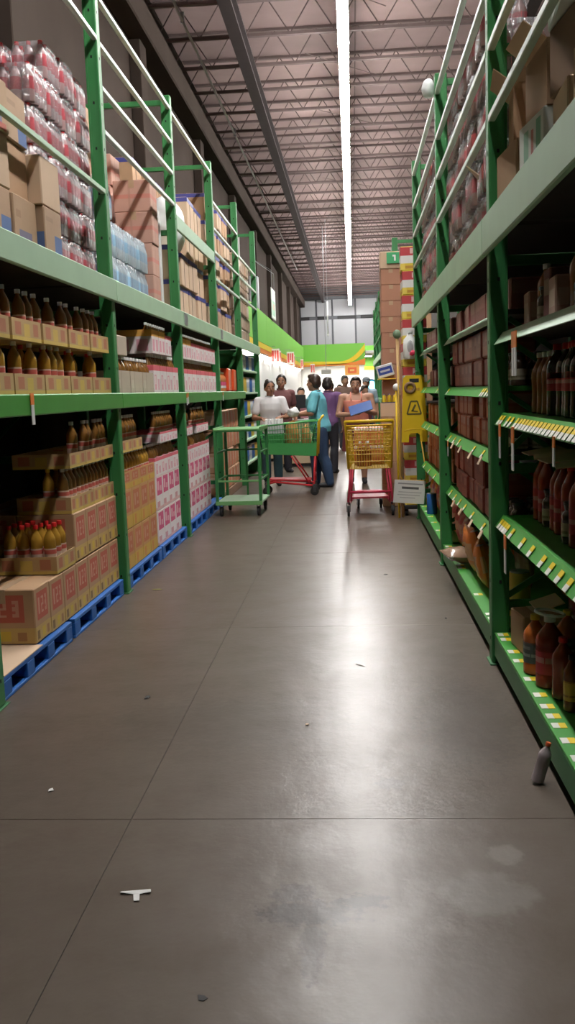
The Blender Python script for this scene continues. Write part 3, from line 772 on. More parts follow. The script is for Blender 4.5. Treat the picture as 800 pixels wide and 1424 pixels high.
# fourth bay, behind the platform cart: tall packs of orange drinks on the floor shelf
PEACH = printed('peach_pack_print', (.62,.34,.20), [(.1,.45,.1,.9,(.70,.14,.06),.8), (.55,.9,.3,.8,(.78,.55,.42),.8), (0,1,.9,1,(.70,.45,.3),.9)], .4, rnd=.15)
c_pe = carton(.34, .30, .27, PEACH, name='drink_pack', cat='drink pack', c=.012, seam=False)
put_b = put('floor_plinth', MB().cbox(LX-.75, LX-.06, 12.0, 14.3, 0, .12, .006).mesh('floor_plinth', KRAFT_D)); tag(put_b, 'low brown plinth under the orange drink packs behind the platform cart', 'plinth')
for l_ in range(4):
    for i in range(7):
        place(c_pe, (XF-.02+random.uniform(-.012,.012), 12.08+.312*(i+.5), .12+.271*l_), 'orange and red drink pack behind the platform cart, %s layer, %s along' % (['bottom','second','third','top'][l_], ORD[i]), 'orange drink packs, fourth left bay')

# ================================================================== LEFT RACK, middle shelf (z 1.455)
Z1 = LB1
t_m = tray(.34, .46, .105, YELT); t_m2 = tray(.34, .44, .11, YELT)
for i in range(5):
    place(t_m, (XF+.03, 4.18+.48*(i+.5), Z1), 'low yellow-brown oil tray on the middle shelf, nearest left bay, %s along' % ORD[i], 'oil trays on the middle shelf')
bottles_row(OILG, in_trays(4.18, .48, 5, 4, .46), XF+.14, Z1+.0065, 'amber oil bottle', 'low trays on the middle shelf, nearest left bay', 'oil bottles on the middle shelf', drop=0.35)
bottles_row(OILB, in_trays(4.18, .48, 5, 2, .46), XF+.05, Z1+.0065, 'red-capped oil bottle', 'second row, middle shelf low trays, nearest left bay', 'oil bottles on the middle shelf')
ZT = Z1+.0065+.271
for i in range(5):
    place(t_m2, (XF+.03, 4.18+.48*(i+.5), ZT), 'yellow-brown oil tray on bottle tops, middle shelf, nearest left bay, %s along' % ORD[i], 'oil trays on the middle shelf')
bottles_row(OILD, in_trays(4.18, .48, 5, 4, .44), XF+.14, ZT+.0065, 'dark oil bottle', 'upper trays of the middle shelf, nearest left bay', 'oil bottles on the middle shelf', drop=0.30)
# second bay
t_b = tray(.34, .40, .165, BEIGET); c_b = carton(.3, .42, .15, BEIGET, name='beige_carton')
for i in range(3): place(t_b, (XF+.03, 6.74+.425*(i+.5), Z1), 'beige tray of dark bottles on the middle shelf, second left bay, %s along' % ORD[i], 'beige trays on the middle shelf')
bottles_row(OILD, in_trays(6.74, .425, 3, 4, .40), XF+.14, Z1+.0065, 'dark bottle with bright white cap', 'beige trays, second left bay', 'dark bottles in beige trays')
place(c_b, (XF+.03, 6.98, ZT), 'beige carton on bottle tops beside the first full left post', None)
t_p1 = tray(.34, .275, .235, PINKT); t_p2 = tray(.34, .275, .18, PINKT); ORT = printed('orange_top_tray_print', (.80,.70,.70), [(0,1,.72,1,(.80,.40,.05),.95), (.1,.4,.1,.6,(.70,.2,.3),.7), (.6,.9,.1,.6,(.70,.2,.3),.7)]); t_p3 = tray(.34, .275, .20, ORT)
TALL = bottle('oil_bottle', 'bottle', .33, .036, OIL_D, CAPW, PINKLAB); SHORT = bottle('oil_bottle', 'bottle', .255, .034, OIL_D, CAPW, PINKLAB)
for b_i, y0, n in ((1, 8.02, 4), (2, 9.42, 8)):
    for i in range(n):
        place(t_p1, (XF+.03, y0+.29*(i+.5), Z1), 'pink and white tray with red rim, middle shelf, %s, %s along' % (BAYL[b_i], ORD[i]), 'pink trays on the middle shelf')
        if not (b_i == 1 and i == 3):
            place(t_p3 if i in (0, 1) else t_p2, (XF+.03, y0+.29*(i+.5), Z1+.337), ('upper pink tray with orange rim, middle shelf, %s, %s along' if i in (0,1) else 'upper pink tray, middle shelf, %s, %s along') % (BAYL[b_i], ORD[i]), 'pink trays on the middle shelf')
    bottles_row(TALL, in_trays(y0, .29, n, 3, .275), XF+.14, Z1+.0065, 'tall white-capped oil bottle', 'low pink trays, middle shelf, %s' % BAYL[b_i], 'tall oil bottles on the middle shelf')
    bottles_row(SHORT, in_trays(y0, .29, n, 3, .275, skip=(3,) if b_i == 1 else ()), XF+.14, Z1+.337+.0065, 'short white-capped oil bottle', 'upper pink trays, middle shelf, %s' % BAYL[b_i], 'short oil bottles on the middle shelf')
# fourth bay middle: assorted packs
MIX1 = bottle('juice_bottle', 'bottle', .27, .045, mat('orange_juice', (.62,.22,.08), .25), CAPW, PINKLAB); MIX2 = bottle('juice_bottle', 'bottle', .25, .045, mat('pink_juice', (.66,.38,.36), .25), CAPW, None)
bottles_row(MIX1, line(12.02, .115, 11), LX-.15, Z1, 'orange juice bottle', 'middle shelf front, fourth left bay', 'juice bottles')
bottles_row(MIX2, line(12.05, .13, 9), LX-.27, Z1, 'pale pink juice bottle', 'middle shelf second row, fourth left bay', 'juice bottles')
REDPK = printed('red_orange_pack_print', (.80,.10,.03), [(.1,.4,.1,.9,(.82,.4,.25),.7), (.5,.6,.2,.9,(.85,.6,.5),.7)], .35)
rp = carton(.24, .34, .33, REDPK, name='red_pack', cat='pack', c=.02, seam=False)
for i in range(3): place(rp, (LX-.2, 13.5+.30*(i), Z1), 'bright red-orange pack on the middle shelf, fourth left bay, %s along' % ORD[i], 'red-orange packs') if i < 3 and 13.5+.3*i+.17 < 14.35 and i != 1 else None
cw = carton(.28, .36, .10, WHITE, name='white_carton', c=.008, seam=False)

# last left bay: display shelves with blue and white cans
CANB = mat('blue_can', (.03,.13,.42), .35); CANW = printed('white_can', (.72,.74,.76), [(0,1,.3,.7,(.35,.45,.6),.6)], .35); CANY = mat('yellow_can', (.66,.48,.08), .4)
def can_kind(name, h, r, mm, cap=None):
    return K(name, lathe_mesh(name, [(r*.92,0),(r,h*.03),(r,h*.95),(r*.92,h)], mm, 12), 'can', [('lid', lathe_mesh('lid', [(r*.86,h),(r*.86,h+.008)], cap or STEEL, 12))])
canB, canW, canY = can_kind('can', .24, .06, CANB, CAPW), can_kind('can', .24, .06, CANW), can_kind('can', .24, .06, CANY)
dsp = tag(empty('display_shelf', (LX-.3, 15.75, 0)), 'green display shelf of blue and white cans at the end of the left rack', 'shelf')
dsp.location = (0,0,0)
shz = (.30, .68, 1.06, 1.44, 1.80)
for z in shz:
    put('shelf_board', MB().cbox(LX-.5, LX-.03, 14.55, 16.95, z-.035, z, .004).mesh('shelf_board', GREEN_P), dsp)
for y in (14.54, 16.96): put('side_panel', MB().cbox(LX-.5, LX-.04, y-.012, y+.012, 0, 2.09, .003).mesh('side_panel', GREEN), dsp)
put('back_panel', MB().box(LX-.52, LX-.5, 14.54, 16.96, 0, 2.09).mesh('back_panel', WALLD), dsp)
cols = ['white', 'white', 'blue', 'blue', 'yellow']
for si, z in enumerate(shz):
    for i in range(15):
        c_ = ['white','blue','white','blue','yellow'][(i//3 + si) % 5]
        kd = dict(white=canW, blue=canB, yellow=canY)[c_]
        place(kd, (LX-.13, 14.68+.15*(i+.5), z), '%s can, %s shelf from the floor, %s along the end display' % (c_, ORD[si], ORD[i]), 'cans on the end display shelf')
# ================================================================== LEFT RACK, top level (z 2.245)
Z2 = UB1
XT = LX-.12
# shrink-wrapped packs: a film with the bottles inside as parts
def drink_mat(name, body, lab, cap):
    m, nt, b = nodes_of(name)
    tc = N(nt, 'ShaderNodeTexCoord'); g = N(nt, 'ShaderNodeSeparateXYZ'); nt.links.new(tc.outputs['Generated'], g.inputs[0]); z = g.outputs[2]
    col = mixc(nt, band(nt, z, .30, .62), body, lab); col = mixc(nt, band(nt, z, .90, 1.1), col, cap)
    c, _ = vary(nt, col, .08, 30, .15); nt.links.new(c, b.inputs['Base Color']); b.inputs['Roughness'].default_value = .22
    return m
RED_D = drink_mat('red_label_bottle', (.50, .33, .33), (.50, .10, .12), (.62, .05, .06))
WATER = drink_mat('water_bottle', (.55, .68, .74), (.36, .58, .76), (.62, .76, .84))
DARK_D = drink_mat('dark_drink_bottle', (.14, .06, .05), (.42, .08, .08), (.70, .62, .60))
CLEAR_D = drink_mat('clear_reddish_bottle', (.36, .22, .20), (.44, .12, .13), (.72, .70, .72))
def pack(nx, ny, r, h, bm_, name, cat, pitch=None):
    p = pitch or 2*r+.003; dx, dy = nx*p+.006, ny*p+.006
    body = MB().lathe([(r*.9,0),(r,h*.03),(r,h*.64),(r*.75,h*.76),(r*.36,h*.88),(r*.40,h*.9),(r*.40,h)], 8).mesh('bottle', bm_, True, angle=45)
    # film: bulges between the bottles, dips on top
    m = MB(); rings = []
    n = 28
    for fz, fs in ((0,.985), (.1,1), (.6,1.0), (.78,.985), (.93,.93), (.985,.80)):
        ring = []
        for i in range(n):
            a = 2*PI*i/n; ca, sa = math.cos(a), math.sin(a)
            k = (abs(ca)**5 + abs(sa)**5)**(-1/5)
            wob = 1 + .012*math.sin(5*a+fz*9)
            ring.append((dx/2*ca*k*fs*wob, dy/2*sa*k*fs*wob, h*fz*1.02))
        rings.append(ring)
    m.ring_loft(rings)
    film_ = m.mesh(name, FILM, True, angle=50)
    parts = [('bottle', body, ((i-(nx-1)/2)*p, (j-(ny-1)/2)*p, .001)) for i in range(nx) for j in range(ny) if i in (0, nx-1) or j in (0, ny-1)]
    return K(name, film_, cat, parts), dx, dy
sp, sdx, sdy = pack(3, 4, .036, .225, RED_D, 'drink_pack', 'drink pack')
for l_ in range(6):
    for i in range(4):
        for r_ in range(2):
            if l_ == 5 and i == 0 and r_ == 0: continue
            place(sp, (XT-.15-(sdx+.026)*r_ + random.uniform(-.01,.01), 5.775+(sdy+.012)*i+random.uniform(-.006,.006), Z2+.2305*l_),
                  'shrink-wrapped red drink pack, %s layer, %s row, %s along, top left near shelf' % (ORD[l_], ['front','back'][r_], ORD[i]), 'red drink packs on the top left shelf')
wp_, wdx, wdy = pack(3, 5, .036, .27, WATER, 'water_pack', 'water pack')
for l_ in range(2):
    for i in range(4):
        place(wp_, (XT-.14+random.uniform(-.01,.01), 7.22+(wdy+.016)*i, Z2+.2765*l_), 'shrink-wrapped pale blue water pack, %s layer, %s along, top left shelf' % (['lower','upper'][l_], ORD[i]), 'water packs on the top left shelf')
place(wp_, (XT-.15, 7.25, Z2+.2765*2), 'single water pack on top of the pale blue stack', 'water packs on the top left shelf')
# near cartons
def stack(kind_of, x, y, z, n, desc, where, group, jx=.02, jr=.06):
    """pile of cartons, labels from the bottom up"""
    for i in range(n):
        k, h = kind_of(i)
        place(k, (x+random.uniform(-jx,jx), y+random.uniform(-jx,jx)*.4, z), '%s, %s from the bottom, %s' % (desc, ORD[i], where), group, random.uniform(-jr,jr)); z += h + .0016
KPR = printed('kraft_blue_red_print', (.44,.29,.18), [(.2,.75,.12,.32,(.10,.14,.30),.7), (.1,.3,.55,.7,(.34,.2,.12),.7), (.62,.9,0,.16,(.5,.1,.08),.8)], rnd=.15)
KPB = printed('kraft_blue_corner', (.47,.31,.20), [(.55,1,0,.45,(.05,.16,.42),.85), (.1,.5,.7,.8,(.34,.22,.14),.6)], rnd=.1)
k_a = carton(.36, .33, .27, KRAFT_L); k_b = carton(.36, .34, .26, KPR); k_c = carton(.36, .31, .28, KRAFT); k_d = carton(.36, .30, .26, KPB)
kk = [k_a, k_b, k_c, k_d]; hh = [.27, .26, .28, .26]
def cyc(off): return lambda i: (kk[(i+off) % 4], hh[(i+off) % 4])
stack(cyc(0), XT-.14, 4.40, Z2, 4, 'brown carton', 'nearest pile on the top left shelf', 'brown cartons on the top left shelf', jr=.04)
stack(cyc(3), XT-.14, 4.755, Z2, 4, 'brown carton', 'second pile on the top left shelf', 'brown cartons on the top left shelf', jr=.04)
stack(cyc(1), XT-.14, 5.115, Z2, 3, 'brown carton', 'third pile on the top left shelf', 'brown cartons on the top left shelf', jr=.04)
stack(cyc(3), XT-.09, 5.455, Z2, 2, 'brown carton', 'fourth pile on the top left shelf', 'brown cartons on the top left shelf', jx=.004, jr=.01)
# red-striped cartons behind the water
KRS = printed('kraft_red_stripe', (.46,.27,.17), [(0,1,0,.16,(.58,.13,.08),.85), (.1,.4,.4,.7,(.34,.2,.12),.5)], rnd=.08)
KPK = printed('pinkish_carton', (.55,.33,.26), [(0,1,.42,.55,(.60,.22,.18),.7), (.4,.46,0,1,(.46,.26,.2),.6)], rnd=.08)
k_rs = carton(.40, .46, .33, KRS); k_pk = carton(.34, .30, .28, KPK); k_nb = carton(.40, .34, .30, KPB)
for j, (y, n) in enumerate(((7.15, 4), (7.63, 4), (8.11, 5), (8.58, 4))):
    stack(lambda i: (k_rs, .33), XT-.62, y, Z2, n, 'red-striped carton', '%s pile behind the water packs' % ORD[j], 'red-striped cartons behind the water packs', jx=.008, jr=.02)
stack(lambda i: (k_pk, .28), XT-.16, 8.80, Z2, 4, 'pinkish carton', 'pile beside the water packs', 'pinkish cartons beside the water packs', jx=.01, jr=.03)
stack(lambda i: (k_pk, .28), XT-.55, 8.98, Z2, 5, 'pinkish carton', 'rear pile beside the water packs', 'pinkish cartons beside the water packs', jx=.01, jr=.03)
o = put('foam_sheet', MB().cbox(-.2, .2, -.03, .03, 0, .95, .01).mesh('foam_sheet', WHITE), None, (XT-.22, 9.205, Z2+.001)); tag(o, 'white foam slab standing beside the pinkish cartons, top left shelf', 'foam slab')
# third bay: cartons with blue bands, white bag on top
k_bl = carton(.42, .50, .335, KRAFT_L, blue=True); k_bl2 = carton(.40, .44, .335, KRAFT, blue=True)
for j, (y, n) in enumerate(((9.70, 2), (10.26, 2), (10.80, 4), (11.40, 4))):
    stack(lambda i: (k_bl, .335), XT-.2, y, Z2, n, 'carton with blue band', '%s pile, third bay top left' % ORD[j], 'blue-banded cartons', jx=.015, jr=.03)
for j, (y, n) in enumerate(((10.3, 5), (10.95, 5), (11.5, 5))):
    stack(lambda i: (k_bl2, .335), XT-.66, y, Z2, n, 'rear carton with blue band', '%s pile, third bay top left' % ORD[j], 'blue-banded cartons', jx=.01, jr=.02)
def lump(name, mm, rx, ry, rz, amp=.12, seed=1, nu=24, nv=16, base=True):
    m = MB().ell((0,0,0), rx, ry, rz, nu, nv); rnd_ = random.Random(seed)
    ph = [rnd_.uniform(0, 6) for _ in range(6)]
    out = []
    for x, y, z in m.v:
        d = 1 + amp*(math.sin(9*x/rx*.6+ph[0]) * math.sin(7*y/ry*.7+ph[1]) + .6*math.sin(8*z/rz+ph[2]+3*x/rx) + .4*math.sin(13*y/ry+ph[3]))
        z2 = z*d
        if base: z2 = max(z2, -rz*.82)
        out.append((x*d, y*d, z2))
    lo = min(p[2] for p in out); m.v = [(x, y, z-lo) for x, y, z in out]
    return m.mesh(name, mm, True)
BAGW = mat('white_plastic_bag', (.80,.82,.82), .3, amt=.05, bump=.4, scale=14)
o = put('plastic_bag', lump('plastic_bag', BAGW, .20, .26, .32, .06, 3), None, (XT-.14, 10.12, Z2+.677)); tag(o, 'bulging white plastic bag on the blue-banded cartons', 'bag')
# fourth bay
for j, (y, n) in enumerate(((12.22, 5), (12.78, 5), (13.36, 5), (13.95, 5))):
    stack(lambda i: (k_bl2 if (i+j) % 3 else k_bl, .335), XT-.2, y, Z2, n, 'brown carton', '%s pile, fourth bay top left' % ORD[j], 'cartons in the fourth top-left bay', jx=.02, jr=.04)
# last bay: film-wrapped brown packs
cp, cdx, cdy = pack(3, 4, .04, .225, DARK_D, 'drink_pack', 'drink pack')
KW = printed('wrapped_brown_pack', (.42,.28,.20), [(.1,.3,.1,.9,(.6,.5,.42),.6), (.5,.62,.1,.9,(.24,.13,.09),.7), (.8,.9,.1,.8,(.6,.5,.44),.5)], .3, rnd=.15)
k_w = carton(.40, .42, .23, KW, name='wrapped_pack', cat='pack', c=.02, seam=False)
for j in range(5):
    stack(lambda i: (k_w, .23), XT-.2, 14.76+.47*j, Z2, 6-(j == 0), 'film-wrapped brown pack', '%s pile, last bay top left' % ORD[j], 'wrapped packs in the last top-left bay', jx=.01, jr=.02)

# ================================================================== RIGHT RACK, top level
ZR = UB1-.02
XR = RX+.125
CAR_W = printed('white_green_carton', (.62,.64,.60), [(.12,.3,.1,.9,(.10,.34,.20),.8), (.4,.5,.2,.8,(.50,.12,.10),.8), (.6,.8,.15,.85,(.14,.38,.24),.7)], rnd=.06)
f_a = flap_carton(.34, .34, .24, KRAFT); f_b = flap_carton(.36, .30, .28, KRAFT_D); k_wg = carton(.34, .34, .24, CAR_W, name='carton'); k_r1 = carton(.36, .36, .26, KRAFT); k_r2 = carton(.34, .30, .22, KRAFT_L); k_r3 = carton(.36, .34, .24, KRAFT_D)
GR = 'cartons on the top right shelf'
place(k_r1, (XR+.10, 4.50, ZR), 'brown carton on the top right shelf beside the near post', GR, .08)
place(f_a, (XR+.12, 4.51, ZR+.263), 'opened brown carton with flaps up above the near right post carton', GR, -.1)
place(k_wg, (XR+.10, 3.96, ZR), 'white and green carton low on the top right shelf', GR, .10)
place(k_r3, (XR+.64, 4.04, ZR), 'dark brown carton deep behind the white and green one', GR, -.15)
place(f_b, (XR+.66, 4.03, ZR+.243), 'dark opened carton with flaps on the deep dark carton', GR, .3)
place(f_a, (XR+.12, 3.95, ZR+.243), 'opened brown carton standing on the white and green carton', GR, .05)
place(k_r2, (XR+.12, 3.50, ZR), 'light brown carton third from the near right post, top shelf', GR, -.05)
place(k_r3, (XR+.14, 3.50, ZR+.222), 'dark carton on the light brown one, top right shelf', GR, .1)
place(k_wg, (XR+.10, 3.50, ZR+.465), 'white and green carton high on the near right pile', GR, -.08)
place(k_r1, (XR+.12, 3.06, ZR), 'brown carton at the near frame edge, top right shelf', GR, .04)
place(k_r1, (XR+.14, 3.06, ZR+.262), 'second brown carton at the near frame edge, top right shelf', GR, -.06)
place(k_wg, (XR+.12, 3.06, ZR+.525), 'white and green carton topmost at the near frame edge', GR, .05)
place(k_r2, (XR+.54, 3.58, ZR), 'light carton in the rear row, top right shelf', GR, .1)
place(f_b, (XR+.56, 3.56, ZR+.223), 'dark opened carton in the rear row, top right shelf', GR, -.2)
place(k_r3, (XR+.52, 4.50, ZR), 'dark carton in the rear row near the post', GR, .0)
place(k_r1, (XR+.52, 4.50, ZR+.243), 'brown carton rear row upper near the post', GR, .04)
place(f_a, (XR+.52, 4.50, ZR+.506), 'opened carton topmost of the rear pile near the post', GR, -.1)
o = put('torn_flap', MB().slab([(0,0,0),(.02,.17,.01),(-.03,.15,.06),(-.06,.02,.05)], .004).mesh('torn_flap', KRAFT_L, fix=True), None, (RX-.02, 4.92, ZR+.24)); tag(o, 'torn pale cardboard scrap sticking out past the near right post', 'cardboard')
# wrapped bottle packs, middle and far bay
rp_, rdx, rdy = pack(3, 4, .042, .25, CLEAR_D, 'drink_pack', 'drink pack'); rq_, _, _ = pack(3, 4, .042, .25, DARK_D, 'drink_pack', 'drink pack')
for b_i, (y0, nn, nl) in enumerate(((5.02, 6, 5), (7.71, 6, 5))):
    for i in range(nn):
        for l_ in range(nl - (1 if (i == 0 and b_i == 0) else 0)):
            place(rp_ if (i*3+l_*2) % 5 else rq_, (XR+.078+random.uniform(-.012,.012), y0+.19+(rdy+.04)*i, ZR+.2585*l_), 'film-wrapped reddish bottle pack, %s layer, %s along, top of %s right bay' % (ORD[l_], ORD[i], ['middle','far'][b_i]), 'wrapped bottle packs on the top right shelf', random.uniform(-.05,.05))
o = put('plastic_jug', lump('plastic_jug', BAGW, .05, .06, .075, .05, 5), None, (RX-.035, 7.63, 3.638)); tag(o, 'small white plastic bag stuck on the rail at the second right post', 'bag')
# ================================================================== RIGHT RACK, shelves
def sauce(name, h, r, col, cap, lb=None, **kw): return bottle(name, 'bottle', h, r, mat(name+'_fill', col, .18, amt=.1, spec=.6), cap, lb, **kw)
BLK = mat('black_cap', (.02,.02,.02), .4)
LABD = printed('dark_grey_label', (.10,.12,.12), [(.1,.9,.3,.45,(.45,.5,.45),.7), (.2,.8,.65,.8,(.3,.33,.3),.7)], .5)
LABR = printed('red_label', (.46,.03,.04), [(.1,.9,.4,.6,(.6,.4,.35),.5)], .5)
LABY = printed('yellow_label', (.62,.38,.08), [(.1,.9,.2,.3,(.3,.12,.05),.8)], .5)
LABW = printed('cream_label', (.50,.42,.32), [(.1,.9,.2,.4,(.2,.16,.1),.8)], .5)
S_OR = sauce('chili_bottle', .26, .050, (.50,.13,.025), CAPY, LABD, neck=.3, lab=(.2,.55))
S_RJ = sauce('sauce_jug', .30, .058, (.30,.045,.02), CAPW, LABR, neck=.3, lab=(.2,.6))
S_RD = sauce('ketchup_bottle', .25, .044, (.26,.045,.018), CAPR, None)
S_SM = sauce('small_sauce_bottle', .22, .032, (.20,.06,.02), BLK, LABY, lab=(.2,.55))
S_TR = sauce('tall_sauce_bottle', .31, .042, (.38,.05,.025), CAPR, LABR)
S_CO = sauce('cola_bottle', .30, .045, (.035,.012,.010), CAPR, LABR, lab=(.35,.6))
S_AM = sauce('amber_bottle', .28, .042, (.30,.10,.03), CAPW, None)
S_DK = sauce('dark_jar', .17, .045, (.06,.035,.025), BLK, LABW, neck=.75, capr=.82)
S_JR = sauce('salsa_jar', .17, .048, (.30,.07,.03), CAPY, LABW, neck=.75, capr=.82)
CANR = can_kind('can', .20, .05, printed('red_blue_can', (.30,.36,.42), [(0,1,.2,.62,(.45,.05,.05),.9)], .35))
XS = RX+.15
# base shelf, nearest bay
ZB = .168
GB = 'bottles on the right base shelf'
place(S_OR, (RX+.085, 4.02, ZB), 'orange chili bottle with dark label and yellow cap, right base shelf', GB, 2)
place(S_OR, (RX+.24, 4.09, ZB), 'orange chili bottle behind, with tilted cardboard above it', GB, 1)
place(S_RJ, (RX+.11, 3.835, ZB), 'big dark red sauce jug with white carry ring', GB)
o = put('carry_ring', MB().tube([(.06*math.cos(a*PI/8), .042*math.sin(a*PI/8), 0) for a in range(17)], .006, 6).mesh('carry_ring', WHITE, True), None, (RX+.11, 3.835, ZB+.312), (.1,.15,0)); tag(o, 'white plastic ring on the neck of the big sauce jug', 'ring')
place(S_RD, (RX+.13, 3.68, ZB), 'dark red bottle with red cap beside the big jug', GB)
place(S_SM, (RX+.13, 3.53, ZB), 'small sauce bottle with yellow label, right base shelf', GB)
place(CANR, (RX+.140, 3.22, ZB), 'grey and red can at the right frame edge, base shelf', GB)
place(CANR, (RX+.26, 3.10, ZB), 'second grey and red can at the right frame edge', GB)
place(S_SM, (RX+.20, 3.42, ZB), 'small dark sauce bottle behind the yellow-labelled one', GB)
for i, y in enumerate((4.60, 4.48, 4.30, 3.85, 3.62)): place(S_TR, (RX+.40, y, ZB), 'tall dim red bottle at the back of the base shelf, %s from the post' % ORD[i], GB)
place(carton(.20, .22, .18, KRAFT), (RX+.17, 4.40, ZB), 'small brown carton beside the near post, right base shelf', None, .1)
o = put('cardboard_flap', MB().slab([(0,0,0),(.12,.02,.03),(.10,.13,.05),(-.02,.10,.02)], .005).mesh('cardboard_flap', KRAFT_L, fix=True), None, (RX+.10, 4.03, ZB+.268)); tag(o, 'tilted brown cardboard flap above the orange chili bottles', 'cardboard')
# small bottle leaning against the base shelf
SF = sauce('fallen_bottle', .15, .024, (.38,.32,.33), mat('orange_cap', (.6,.12,.04), .4), None)
place(SF, (RX-.055, 3.25, .006), 'small bottle with orange cap leaning against the right base shelf', None, rot=(0, math.radians(16), 0))

def fill(y0, y1, x, z, pick, desc, where, group, gap=.012, depth=1, dstep=.13):
    """one product after the other along a shelf"""
    for d in range(depth):
        y = y0; i = 0
        while True:
            k, wd, dn = pick(i, d)
            if y+wd > y1 or i >= len(ORD): break
            place(k, (x+dstep*d+random.uniform(-.012,.012), y+wd/2, z), '%s, %s, %s%s along' % (dn or desc, where, 'rear row ' if d else '', ORD[i]), group, random.uniform(-.1,.1)); y += wd+gap; i += 1
# nearest bay, shelf 0.77: red bottles, flattened flaps
fill(2.85, 4.62, XS+.06, .77, lambda i, d: ((S_TR, .09, 'tall red sauce bottle') if i % 4 else (S_DK, .095, 'dark jar')), '', 'lowest raised right shelf, nearest bay', 'bottles on the lowest raised right shelf', gap=.025, depth=2)
for i, (y, x, t) in enumerate(((4.45, .05, .12), (4.22, .03, -.1), (3.98, .04, .15), (3.72, .02, -.08))):
    o = put('cardboard_sheet', MB().slab([(0,0,0),(.20,.01,.015),(.19,.17,.03),(.01,.15,.005)], .005).mesh('cardboard_sheet', KRAFT_L, fix=True), None, (XS+x-.06, y, .77+.313), (0, 0, t)); tag(o, 'flat cardboard piece on the red bottles, nearest right bay, %s from the post' % ORD[i], 'cardboard', 'cardboard pieces on the red bottles')
# shelf 1.28: cola bottles and amber bottles
fill(2.85, 4.62, XS+.05, 1.28, lambda i, d: ((S_CO, .095, 'cola-dark bottle with red label') if i < 12 else (S_AM, .09, 'amber bottle')), '', 'waist-high right shelf, nearest bay', 'bottles on the waist-high right shelf', depth=2)
# shelf 1.67: jars and boxes
bx1 = carton(.12, .16, .17, printed('small_box_print', (.40,.26,.20), [(.1,.9,.3,.7,(.5,.42,.34),.6)], rnd=.3), name='small_box', cat='box', seam=False); bx2 = carton(.12, .12, .22, printed('tall_box_print', (.22,.07,.06), [(.1,.9,.5,.8,(.4,.3,.2),.6)], rnd=.3), name='small_box', cat='box', seam=False)
fill(2.85, 4.62, XS+.05, 1.67, lambda i, d: [(S_JR, .10, 'salsa jar'), (bx1, .165, 'small printed box'), (S_DK, .095, 'dark jar'), (bx2, .125, 'tall dark red box'), (S_AM, .09, 'amber bottle')][(i*2+d) % 5], '', 'upper right shelf, nearest bay', 'jars and boxes on the upper right shelf', depth=2)

# middle bay: red brick-like packs
REDB = printed('red_brick_pack', (.34,.06,.05), [(.06,.94,.08,.40,(.42,.09,.06),.8), (.1,.5,.55,.85,(.46,.16,.13),.7), (.6,.9,.55,.85,(.26,.04,.04),.8)], .5, rnd=.2)
REDB2 = printed('orange_red_pack', (.46,.10,.05), [(.1,.9,.1,.5,(.55,.2,.1),.7), (.2,.8,.6,.9,(.50,.30,.24),.6)], .5, rnd=.2)
DKP = printed('dark_red_pack', (.22,.05,.05), [(.1,.9,.5,.9,(.32,.11,.10),.7)], .5, rnd=.2)
rb = carton(.22, .26, .165, REDB, name='red_pack', cat='pack', c=.01, seam=False); ro = carton(.22, .22, .16, REDB2, name='red_pack', cat='pack', c=.01, seam=False); rd = carton(.2, .24, .16, DKP, name='red_pack', cat='pack', c=.01, seam=False)
def wall_of(kind, wd, h, y0, y1, x, z, layers, desc, where, group, skip=()):
    n = int((y1-y0)/(wd+.006))
    for l_ in range(layers):
        for i in range(n):
            if (l_, i) in skip: continue
            place(kind, (x+random.uniform(-.012,.012), y0+(wd+.006)*(i+.5), z+(h+.0006)*l_), '%s, %s, layer %s, %s along' % (desc, where, ['one','two','three'][l_], ORD[i]), group, random.uniform(-.03,.03))
XM = RX+.21
wall_of(rd, .24, .16, 4.86, 7.40, XM, 1.79, 1, 'dark red pack', 'top shelf, middle right bay', 'red packs in the middle right bay')
wall_of(rb, .26, .165, 5.15, 7.40, XM, 1.41, 2, 'red brick-like pack', 'shelf two, middle right bay', 'red packs in the middle right bay')
wall_of(ro, .22, .16, 5.15, 7.40, XM, 1.06, 2, 'orange-red pack', 'shelf three, middle right bay', 'red packs in the middle right bay', skip=((1,3),(1,4)))
wall_of(rb, .26, .165, 5.15, 7.40, XM, .64, 2, 'red brick-like pack', 'shelf four, middle right bay', 'red packs in the middle right bay', skip=((1,1),))
canS = can_kind('can', .085, .04, CANW); 
for z, nm in ((1.41, 'shelf two'), (1.06, 'shelf three'), (.64, 'shelf four')):
    for i in range(3):
        for j in range(2): place(S_DK, (XS+.02+.11*j, 4.89+.10*i, z), 'dark jar beside the near post, %s, middle bay, %s %s' % (nm, ['front','rear'][j], ORD[i]), 'dark jars beside the near right post')
